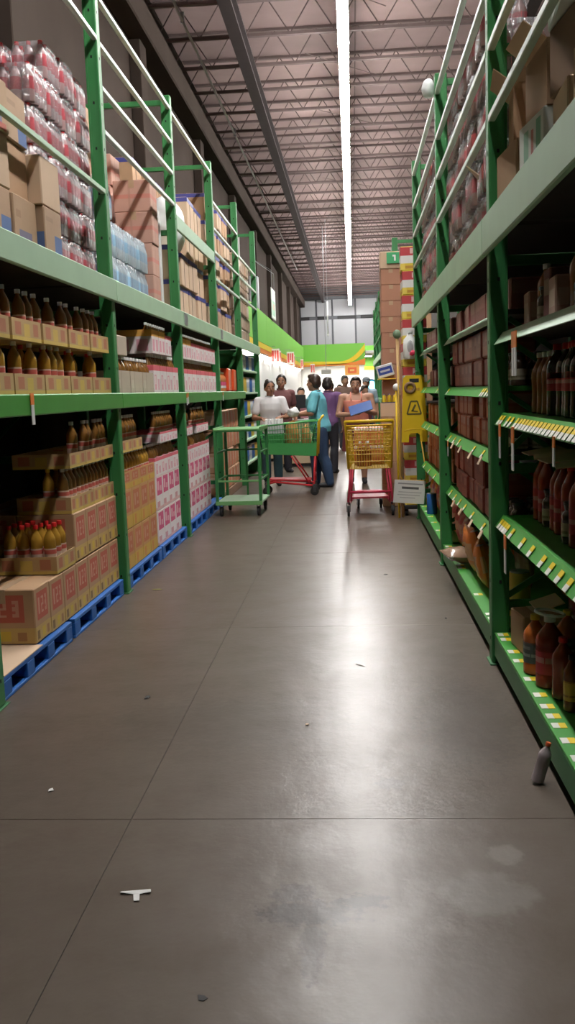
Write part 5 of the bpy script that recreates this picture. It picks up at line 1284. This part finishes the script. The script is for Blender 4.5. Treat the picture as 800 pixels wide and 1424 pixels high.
def person(loc, rz, label, H=1.6, skin=0, build=1.0, shirt=None, sleeve=.5, legs=None, leglen=1.0, hair=HAIR, hairdo='short', arms=None, stance=.09, lean=(0,0), head_turn=0.0, fine=True, straps=False, step=0.0, shoe=SHOE, apron=None, cap=None, hem=.50, skirt=None, sit=False):
    """figure facing -y.  arms: ((elbow L, wrist L, finger dir L, palm L), (R...)) in local metres; L is +x"""
    r = tag(empty('person', loc, rz), label, 'person', 'people in the store')
    s = H/1.62; b = build; vx = .0085 if fine else .016
    lx, ly = lean
    def up(x, y, z):                       # lean grows with height above the hips
        k = max(0, z-.82)/.8; return Vector((x+lx*k, y+ly*k, z))*s
    sk = SKIN[skin]
    SH = [(-.185*b, .01, 1.315), (.185*b, .01, 1.315)]
    if arms is None: arms = (((.235*b,.03,1.05),(.245*b,-.03,.82),(0,-.1,-1),(-1,0,0)), ((-.235*b,.03,1.05),(-.245*b,-.03,.82),(0,-.1,-1),(1,0,0)))
    torso = [(0,.02,.80,.15*b,.115*b),(0,.02,.88,.168*b,.125*b),(0,.01,.98,.15*b,.112*b),(0,.005,1.08,.142*b,.108*b),(0,-.005,1.18,.152*b,.122*b),(0,.0,1.27,.165*b,.112*b),(0,.012,1.335,.150*b,.085),(0,.02,1.375,.085,.062)]
    def tor(m, inf, z0=0, z1=9, extra=0.0):
        rows = []
        for x,y,z,rx,ry in torso:
            if z0 <= z <= z1:
                p = up(x,y,z); rows.append((p.x,p.y,p.z,(rx+inf)*s,(ry+inf)*s))
        ovals(m, rows, 18)
    hips = [(-.085*b,.02,.84),(.085*b,.02,.84)]; 
    knees = [(-stance, -.02-step, .46), (stance, -.02+step, .46)]; ank = [(-stance, .03-step*1.6, .075), (stance, .03+step*1.6, .075)]
    if sit: knees = [(-.12,-.36,.50),(.12,-.36,.50)]; ank = [(-.13,-.36,.075),(.13,-.36,.075)]
    def leg(m, i, inf, t=1.0, flare=0.0):
        h_, k_, a_ = Vector(hips[i])*s, Vector(knees[i])*s, Vector(ank[i])*s
        limb(m, h_, (.088*b+inf)*s, k_, (.060*b+inf)*s, 12)
        if t > .5:
            e = k_.lerp(a_, (t-.5)*2); rr = .060*b + (.040-.060*b)*(t-.5)*2
            c_ = k_.lerp(e, .38) + Vector((0,.016,0))*s
            limb(m, k_, (.057*b+inf)*s, c_, (.056*b+inf+flare*.4)*s, 12); limb(m, c_, (.056*b+inf+flare*.4)*s, e, (rr+inf+flare)*s, 12)
    def foot(m, i, inf=0.0):
        a_ = Vector(ank[i]); limb(m, (a_+Vector((0,.02,-.035)))*s, (.036+inf)*s, (a_+Vector((.01*(1 if i else -1),-.13,-.046)))*s, (.028+inf)*s, 10); limb(m, a_*s, (.037+inf)*s, (a_+Vector((0,-.01,-.03)))*s, (.036+inf)*s, 10)
    def arm(m, i, inf, t=1.0):
        a0 = up(*SH[1-i]); e, w_ = up(*arms[i][0]), up(*arms[i][1])
        limb(m, up(SH[1-i][0]*.8, .01, 1.315), (.058*b+inf)*s, a0, (.054*b+inf)*s, 10)
        if t <= .5: limb(m, a0, (.052*b+inf)*s, a0.lerp(e, t*2), (.047*b+inf+.006)*s, 12)
        else:
            limb(m, a0, (.050*b+inf)*s, e, (.040*b+inf)*s, 12); limb(m, e, (.041*b+inf)*s, e.lerp(w_, (t-.5)*2), ((.026 if t >= 1 else .032)*b**.5+inf)*s, 12)
        return w_
    # ---- body: one continuous skin
    m = MB(); tor(m, 0)
    hc = up(0, -.012, 1.50); T = Matrix.Translation(hc) @ Matrix.Rotation(head_turn, 4, 'Z')
    def hp(x, y, z): return T @ (Vector((x, y, z))*s)
    k0 = len(m.v)
    m.ell((0,.01,.025), .073*s, .090*s, .095*s, 18, 12); m.ell((0,-.022,-.045), .056*s, .062*s, .065*s, 16, 10); m.ell((0,-.05,-.095), .028*s, .025*s, .022*s, 10, 8)
    for q in (-1, 1): m.ell((.074*q*s, .012*s, -.012*s), .011*s, .020*s, .030*s, 8, 8); m.ell((.04*q*s, -.058*s, -.032*s), .022*s, .020*s, .022*s, 8, 8)
    limb(m, (0,-.080*s,.015*s), .011*s, (0,-.098*s,-.022*s), .015*s, 8)
    for i in range(k0, len(m.v)): m.v[i] = tuple(T @ Vector((m.v[i][0], m.v[i][1], m.v[i][2])))
    limb(m, up(0,.022,1.34), .056*s, up(0,.008,1.45), .050*s, 12)
    for i in range(2):
        leg(m, i, 0); foot(m, i); w_ = arm(m, i, 0); hand(m, w_, arms[i][2], arms[i][3], s)
    put('body', fused('body', m, sk, vx), r)
    # ---- face
    if fine:
        for q in (-1, 1):
            put('eye', MB().ell((0,0,0), .0115*s, .008*s, .0075*s, 10, 8).mesh('eye', EYEW, True), r, hp(.031*q, -.0765, .008))
            put('iris', MB().ell((0,0,0), .0055*s, .004*s, .0058*s, 8, 6).mesh('iris', IRIS, True), r, hp(.031*q, -.0835, .008))
            put('eyebrow', MB().tube([hp(.016*q,-.0835,.030), hp(.032*q,-.082,.036), hp(.049*q,-.070,.030)], .0042*s, 6).mesh('eyebrow', BROW, True), r)
        put('mouth', MB().tube([hp(-.024,-.076,-.063), hp(-.010,-.0825,-.0615), hp(0,-.0835,-.063), hp(.010,-.0825,-.0615), hp(.024,-.076,-.063)], .0058*s, 6).mesh('mouth', LIP, True), r)
    # ---- hair
    m = MB(); k0 = len(m.v)
    m.ell((0,.026*s,.044*s), .083*s, .093*s, .092*s, 18, 12)
    for q in (-1, 1): limb(m, (.068*q*s,.0,.055*s), .022*s, (.072*q*s,.03*s,-.005*s), .016*s, 8)
    if hairdo == 'short': m.ell((0,.060*s,.0), .072*s, .055*s, .070*s, 14, 10); m.ell((0,-.035*s,.092*s), .058*s, .045*s, .030*s, 14, 8)
    if hairdo == 'full': m.ell((0,.055*s,.0), .090*s, .065*s, .085*s, 14, 10); m.ell((0,-.03*s,.095*s), .068*s, .05*s, .038*s, 14, 8)
    if hairdo == 'bun': m.ell((0,.085*s,.10*s), .050*s, .045*s, .050*s, 14, 10); m.ell((0,.06*s,.0), .066*s, .05*s, .06*s, 14, 10)
    if hairdo == 'tail': m.ell((0,.06*s,.0), .066*s, .05*s, .06*s, 14, 10); limb(m, (0,.11*s,.03*s), .032*s, (0,.13*s,-.16*s), .018*s, 10)
    for i in range(k0, len(m.v)): m.v[i] = tuple(T @ Vector(m.v[i]))
    hm = fused('hair', m, hair, vx*1.1, 4)
    put('hair', hm, r)
    if cap:
        m = MB(); m.ell((0,.012*s,.075*s), .090*s, .104*s, .070*s, 18, 10); m.slab([Vector(q)*s for q in ((-.07,-.07,.062),(.07,-.07,.062),(.05,-.15,.050),(-.05,-.15,.050))], .008)
        m.v = [tuple(T @ Vector(q)) for q in m.v]; put('cap', m.mesh('cap', cap, True, fix=True), r)
    # ---- clothes
    if shirt:
        m = MB(); tor(m, .016, .80 if hem > .45 else .87, 1.30 if straps else 9)
        if not straps:
            for i in range(2): arm(m, i, .013, sleeve)
        put('shirt', fused('shirt', m, shirt, vx*1.15, 8), r)
        if straps:
            for q in (-1, 1): put('strap', MB().tube([up(.075*q,-.118*b,1.26), up(.082*q,-.095*b,1.33), up(.080*q,-.02,1.392), up(.078*q,.07,1.35), up(.075*q,.12*b,1.26)], .009*s, 6).mesh('strap', shirt, True), r)
        else:
            put('collar', MB().tube([up(.062*math.cos(a*PI/6), .018+.060*math.sin(a*PI/6), 1.392-.018*(math.sin(a*PI/6) < -.4)) for a in range(13)], .012*s, 6).mesh('collar', shirt, True), r)
    if legs:
        m = MB(); tor(m, .010, 0, .95)
        for i in range(2): leg(m, i, .014, leglen, .012)
        put('trousers', fused('trousers', m, legs, vx*1.15, 6), r)
    if skirt:
        m = MB(); rows = [(0,.01,.97,.162*b,.124*b),(0,.02,.86,.186*b,.146*b),(0,.01,.66,.195*b,.15*b),(0,.0,.50,.205*b,.155*b)]
        ovals(m, [(x*s,y*s,z*s,rx*s,ry*s) for x,y,z,rx,ry in rows], 20); put('skirt', m.mesh('skirt', skirt, True, fix=True, angle=60), r)
    for i in range(2):
        m = MB(); foot(m, i, .007); me = fused('shoe', m, shoe, vx, 3)
        for v_ in me.vertices: v_.co.z = max(v_.co.z, .001)
        put('shoe', me, r)
    return r
SHW = mat('white_polo_cloth', (.78,.77,.78), .8, amt=.05, bump=.3, scale=12); SHB = mat('turquoise_shirt_cloth', (.16,.52,.62), .8, amt=.08, bump=.35, scale=12)
SHP = mat('salmon_top_cloth', (.80,.28,.20), .75, amt=.06, bump=.3, scale=12); JEAN = mat('dark_blue_jeans', (.030,.065,.14), .85, amt=.2, scale=20)
DKP2 = mat('dark_trousers', (.022,.022,.03), .85, amt=.2); PURP = mat('purple_top_cloth', (.16,.075,.20), .8, amt=.1); BRN = mat('brown_shirt_cloth', (.13,.075,.055), .8, amt=.15)
BLUS = mat('light_blue_shirt_cloth', (.36,.45,.55), .8, amt=.1); RSK = mat('dull_red_skirt', (.22,.045,.05), .8, amt=.15); MAR = mat('maroon_top_cloth', (.16,.06,.06), .8, amt=.1); TEAL = mat('dark_teal_trousers', (.025,.07,.09), .85, amt=.15)

# woman in the white polo behind the green cart
person((-1.25, 14.26, 0), .10, 'woman in a white polo shirt standing behind the loaded green cart', H=1.60, skin=0, build=1.0, shirt=SHW, sleeve=.32, legs=TEAL, leglen=.92, hairdo='bun', head_turn=.28,
       arms=(((.255,-.06,1.06),(.13,-.30,1.06),(-.3,-1,.0),(0,0,-1)), ((-.255,-.04,1.06),(-.13,-.30,1.05),(.3,-1,.0),(0,0,-1))))
# woman in the salmon top beyond the yellow cart, holding a blue magazine
wpk = person((.055, 14.30, 0), .0, 'woman in a salmon strap top holding a blue magazine beyond the yellow cart', H=1.61, skin=1, build=1.14, shirt=SHP, straps=True, legs=None, skirt=RSK, hairdo='short', head_turn=-.05, stance=.10,
       arms=(((.275,-.05,1.07),(.14,-.27,1.10),(-.7,-.7,.1),(0,0,1)), ((-.275,-.06,1.06),(-.05,-.28,1.06),(.8,-.5,.0),(0,0,1))))
m = MB(); m.slab([(-.17,-.10,-.01),(.17,-.10,.0),(.17,.10,.03),(-.17,.10,.02)], .012)
MAGM = printed('blue_magazine_cover', (.05,.12,.36), [(.1,.4,0,1,(.6,.6,.66),.7)], .35)
o = put('magazine', m.mesh('magazine', MAGM, fix=True), None, (.12, 13.93, 1.135), (math.radians(32), math.radians(-14), 0)); tag(o, 'blue magazine held by the woman in the salmon top', 'magazine')
put('pages', MB().slab([(-.168,-.098,-.014),(.168,-.098,-.004),(.168,.098,.026),(-.168,.098,.016)], .004).mesh('pages', PAPER, fix=True), o)
# man in the turquoise shirt pushing the green cart: faces left (-x) and a little away
person((-.50, 13.93, 0), -PI/2+.12 if False else -PI/2-.10, 'man in a turquoise shirt and jeans leaning on the green cart handle', H=1.66, skin=1, build=1.16, shirt=SHB, sleeve=.40, legs=JEAN, leglen=1.0, hair=HAIRB, hairdo='full', head_turn=-.35, lean=(0,-.07), step=.07, stance=.095,
       arms=(((.30,-.05,1.08),(.20,-.24,1.06),(-.4,-.9,-.05),(0,0,-1)), ((-.26,-.12,1.09),(-.15,-.31,1.06),(.1,-1,.0),(0,0,-1))))
# people further back
person((-1.25, 16.6, 0), .5, 'woman with dark hair and headband behind the woman in white', H=1.72, skin=0, build=1.0, shirt=MAR, sleeve=.3, legs=DKP2, hairdo='tail', head_turn=-.5)
person((-.42, 16.2, 0), PI*.9, 'person in a purple top standing behind the man in turquoise', H=1.64, skin=0, build=1.0, shirt=PURP, sleeve=.45, legs=DKP2, hairdo='full')
person((-.53, 23.5, 0), PI*.95, 'person in black knee-length trousers walking away in the distance', H=1.62, skin=1, build=1.0, shirt=mat('maroon_jacket_cloth', (.10,.045,.05), .8), sleeve=.8, legs=DKP2, leglen=.72, hairdo='tail', fine=False)
person((-.17, 22.6, 0), .45, 'man in a brown shirt with a pale strap behind the salmon woman', H=1.76, skin=2, build=1.05, shirt=BRN, sleeve=.45, legs=DKP2, hairdo='short', fine=False)
person((.33, 22.0, 0), .2, 'man in a grey cap and light blue shirt beside the distant rack', H=1.68, skin=1, build=1.0, shirt=BLUS, sleeve=.4, legs=JEAN, hairdo='short', fine=False, cap=mat('grey_cap', (.12,.14,.16), .7))
person((.26, 20.0, 0), .6, 'dark-haired person half hidden behind the salmon woman, right', H=1.50, skin=2, build=1.0, shirt=mat('dark_red_cloth', (.14,.03,.04), .8), sleeve=.4, legs=DKP2, hairdo='full', fine=False)
person((-.40, 30.0, 0), .0, 'small distant shopper in a pink top near the bright hall', H=1.60, skin=1, build=.95, shirt=mat('pink_cloth', (.55,.20,.20), .8), sleeve=.4, legs=JEAN, hairdo='short', fine=False)
person((-1.02, 18.75, 0), .15, 'dark-haired cashier sitting behind the black monitor', H=1.50, skin=1, build=1.0, shirt=mat('cashier_pink_cloth', (.55,.25,.30), .8), sleeve=.4, legs=DKP2, hairdo='short', fine=False)
bpy.data.scenes.remove(_ts)
# ================================================================== CHECKOUTS, SIGNS, FAR DETAILS
def checkout(x, y, label, group='checkout counters'):
    r = tag(empty('checkout_counter', (x, y, 0)), label, 'counter', group)
    put('cabinet', MB().cbox(-.35, .35, -.30, .30, .06, .86, .01).mesh('cabinet', mat('beige_laminate', (.55,.42,.27), .5)), r); put('plinth', MB().box(-.32, .32, -.27, .27, 0, .06).mesh('plinth', BLACK), r)
    put('counter_top', MB().cbox(-.38, .38, -.33, .33, .86, .90, .008).mesh('counter_top', STEEL), r)
    return r
checkout(-1.03, 18.05, 'checkout counter with black monitor left of the aisle end'); checkout(-1.65, 19.6, 'beige checkout counter along the white shop front'); checkout(-1.62, 21.6, 'second beige counter further along the white shop front')
mo = tag(empty('monitor', (-1.03, 18.0, .902)), 'black monitor on the checkout counter', 'monitor')
put('screen_housing', MB().cbox(-.14, .14, -.02, .02, .20, .46, .008).mesh('screen_housing', mat('black_plastic', (.02,.022,.025), .4)), mo); put('stand', MB().cbox(-.025, .025, -.01, .03, .01, .22, .004).mesh('stand', BLACK), mo); put('foot', MB().cbox(-.09, .09, -.06, .06, 0, .012, .004).mesh('foot', BLACK), mo)
put('screen_edge', MB().box(-.148, -.14, -.022, .022, .20, .46).mesh('screen_edge', WHITE), mo)
SNK = [mat('snack_%s' % n, c_, .5) for n, c_ in (('yellow', (.70,.48,.10)), ('orange', (.62,.28,.08)), ('brown', (.34,.18,.08)))]
sk_m = [carton(.16, .22, .26, q, name='snack_box', cat='box', seam=False) for q in SNK]
for i in range(6): place(sk_m[i % 3], (-1.9+.19*(i % 3), 19.5+.26*(i//3), .902), '%s snack box on the beige counter, %s row, %s from the wall' % (['yellow','orange','brown'][i % 3], ['front','rear'][i//3], ORD[i % 3]), 'snack boxes on the counter')
# hanging price signs along the left shop front: white boards with red print
RSG = printed('red_print_sign', (.80,.78,.74), [(.08,.36,.12,.88,(.62,.05,.04),.95), (.42,.62,.3,.88,(.62,.05,.04),.9), (.68,.92,.12,.88,(.62,.05,.04),.95)], .6)
for i, (y, x, wd, z) in enumerate(((24.0,-1.93,.22,2.16), (26.2,-1.97,.06,2.2), (28.6,-1.84,.22,2.26), (30.8,-1.88,.08,2.25), (33.5,-1.75,.10,2.2), (36.5,-1.5,.16,2.1))):
    r = tag(empty('hanging_sign', (x, y, z)), 'hanging white sign with red print along the left shop front, %s from the aisle' % ORD[i], 'sign', 'hanging signs on the left shop front')
    put('board', MB().cbox(-wd/2, wd/2, -.008, .008, 0, .36, .003).mesh('board', RSG), r); put('cord', MB().tube([(0,0,.36),(0,0,.45 if x > -1.9 else .42)], .004, 4).mesh('cord', STEEL), r)
    put('arm', MB().tube([(0,0,.42),(XP+.13-x,0,.42)], .008, 5).mesh('arm', STEEL), r)
r = tag(empty('hanging_sign', (.02, 39.6, 2.03)), 'orange and yellow sign hanging under the green header', 'sign')
put('board', MB().cbox(-.30, .30, -.01, .01, 0, .40, .005).mesh('board', printed('orange_sign', (.85,.42,.10), [(.2,.8,.2,.8,(.80,.12,.04),.9), (.35,.65,.4,.6,(.85,.6,.2),.9)], .5)), r)
for s_ in (-.25, .25): put('cord', MB().tube([(s_,0,.40),(s_,.0,.46),(s_,.5,.46)], .005, 4).mesh('cord', STEEL), r)
# blue round lit sign
r = tag(empty('lit_sign', (.80, 39.0, 1.55)), 'round bright blue lit sign beside the distant right rack', 'sign')
put('post', MB().cbox(-.03, .03, -.02, .02, -1.55, -.26, .004).mesh('post', STEEL), r); put('disc_case', MB().lathe([(.27,-.03),(.28,-.02),(.28,.02),(.27,.03)], 24).xf(Matrix.Rotation(PI/2,4,'X')).mesh('disc_case', mat('blue_case', (.03,.2,.42), .4), True, angle=40), r)
put('lit_face', MB().lathe([(.20,-.002),(.20,.002)], 24).xf(Matrix.Translation((0,-.033,0)) @ Matrix.Rotation(PI/2,4,'X')).mesh('lit_face', emit('cyan_glow', (.25,.85,1.0), 4.0)), r)
# grey column, tall pipes and banner above the left partition
o = put('steel_column', MB().cbox(-.11, .11, -.11, .11, 0, 4.35, .01).mesh('steel_column', mat('pale_grey_column', (.42,.43,.45), .55)), None, (-2.42, 24.2, 0)); tag(o, 'square grey column rising above the green shop front', 'column')
for i, (x, y) in enumerate(((-2.45, 20.2), (-2.44, 21.2))):
    o = put('vertical_pipe', MB().tube([(0,0,0),(0,0,4.9)], .03, 8).mesh('vertical_pipe', PIPEM, True), None, (x, y, 0)); tag(o, 'thin vertical pipe above the green shop front, %s from the rack' % ORD[i], 'pipe')
r = tag(empty('banner', (-1.98, 24.6, 3.30)), 'white and green banner hanging above the green shop front', 'banner')
put('cloth', MB().cbox(-.012, .012, -.55, .55, 0, .75, .004).mesh('cloth', printed('banner_print', (.74,.78,.74), [(.15,.85,.1,.6,(.30,.58,.40),.8), (.3,.7,.3,.5,(.7,.4,.3),.7)], .6)), r)
for s_ in (-.4, .4): put('cord', MB().tube([(0,s_,.75),(0,s_,1.2),(-.44,s_*.3,1.5)], .005, 4).mesh('cord', STEEL), r)
put('rail', MB().tube([(0,-.57,.75),(0,.57,.75)], .012, 6).mesh('rail', WHITE, True), r)
r = tag(empty('hanging_tube', (-.73, 30.7, 3.22)), 'thin white tube hanging on a cable from the ceiling', 'pipe')
put('tube', MB().tube([(0,0,0),(0,0,1.05)], .022, 8).mesh('tube', WHITE, True), r); put('cable', MB().tube([(0,0,1.05),(0,0,3.612)], .006, 4).mesh('cable', STEEL), r); put('end_ball', MB().ell((0,0,-.02), .035, .035, .035, 10, 8).mesh('end_ball', WHITE, True), r)
# grey projector-like box hanging behind the man
r = tag(empty('hanging_box', (-.86, 32.0, 1.98)), 'small grey box hanging over the checkouts', 'box')
put('case', MB().cbox(-.16, .16, -.12, .12, 0, .14, .01).mesh('case', mat('grey_case', (.30,.29,.27), .6)), r); put('rod', MB().tube([(0,0,.14),(0,0,4.9)], .012, 6).mesh('rod', STEEL), r)
# counters and white goods far in the bright hall
for i in range(4):
    o = put('hall_counter', MB().cbox(-.7, .7, -.3, .3, 0, .95, .02).mesh('hall_counter', mat('cream_counter', (.70,.60,.42), .5)), None, (-2.0+1.25*i, 44.5+.8*i, 0)); tag(o, 'cream counter in the bright hall, %s from the left' % ORD[i], 'counter', 'counters in the bright hall')
    put('counter_top', MB().cbox(-.72, .72, -.32, .32, .95, .98, .005).mesh('counter_top', WHITE), o)

# ================================================================== LITTER ON THE FLOOR
def scrap(x, y, w_, h, mm, label, rz=0, n=5, seed=0):
    rnd_ = random.Random(seed); m = MB()
    pts = [(w_/2*math.cos(2*PI*i/n)*rnd_.uniform(.6,1.1), h/2*math.sin(2*PI*i/n)*rnd_.uniform(.6,1.1), .001+rnd_.uniform(0,.006)) for i in range(n)]
    m.slab(pts, .0012); lo = min(v[2] for v in m.v); m.v = [(a, b_, c_-lo) for a, b_, c_ in m.v]
    o = put('litter', m.mesh('litter', mm, fix=True), None, (x, y, .0005), (0,0,rz)); tag(o, label, 'litter', 'litter on the aisle floor')
m = MB(); m.slab([(-.045,-.006,.001),(.04,-.014,.004),(.045,.004,.006),(.012,.008,.002),(.020,.045,.003),(.004,.048,.004),(-.006,.010,.002),(-.045,.008,.006)], .0012)
m.v = [(a, -b_, c_-min(v[2] for v in m.v)) for a, b_, c_ in m.v]
o = put('litter', m.mesh('litter', PAPER, fix=True), None, (-.66, 2.50, .0005)); tag(o, 'torn white paper scrap on the floor at the near left', 'litter', 'litter on the aisle floor')
scrap(-1.14, 3.20, .022, .03, PAPER, 'tiny white paper bit on the floor far left', seed=2); scrap(-.23, 3.86, .025, .03, KRAFT_L, 'small pale bit on the floor in mid aisle', seed=3)
scrap(-.39, 2.03, .032, .028, BLACK, 'black speck on the floor at the bottom of the picture', seed=4); scrap(-1.01, 4.24, .035, .045, BLACK, 'dark bit on the floor left of the long joint', seed=5)
scrap(.22, 7.11, .04, .06, BLACK, 'dark speck on the floor toward the yellow cart', seed=6); scrap(.54, 5.69, .02, .05, BLACK, 'thin dark bit near the right base shelf', seed=7); scrap(0, 4.73, .012, .08, KRAFT_D, 'brown sliver on the floor at the aisle centre', rz=.8, seed=8)
scrap(-1.48, 6.72, .09, .05, mat('yellowish_scrap', (.42,.40,.12), .7), 'yellowish scrap on the floor by the first full left post', seed=9)
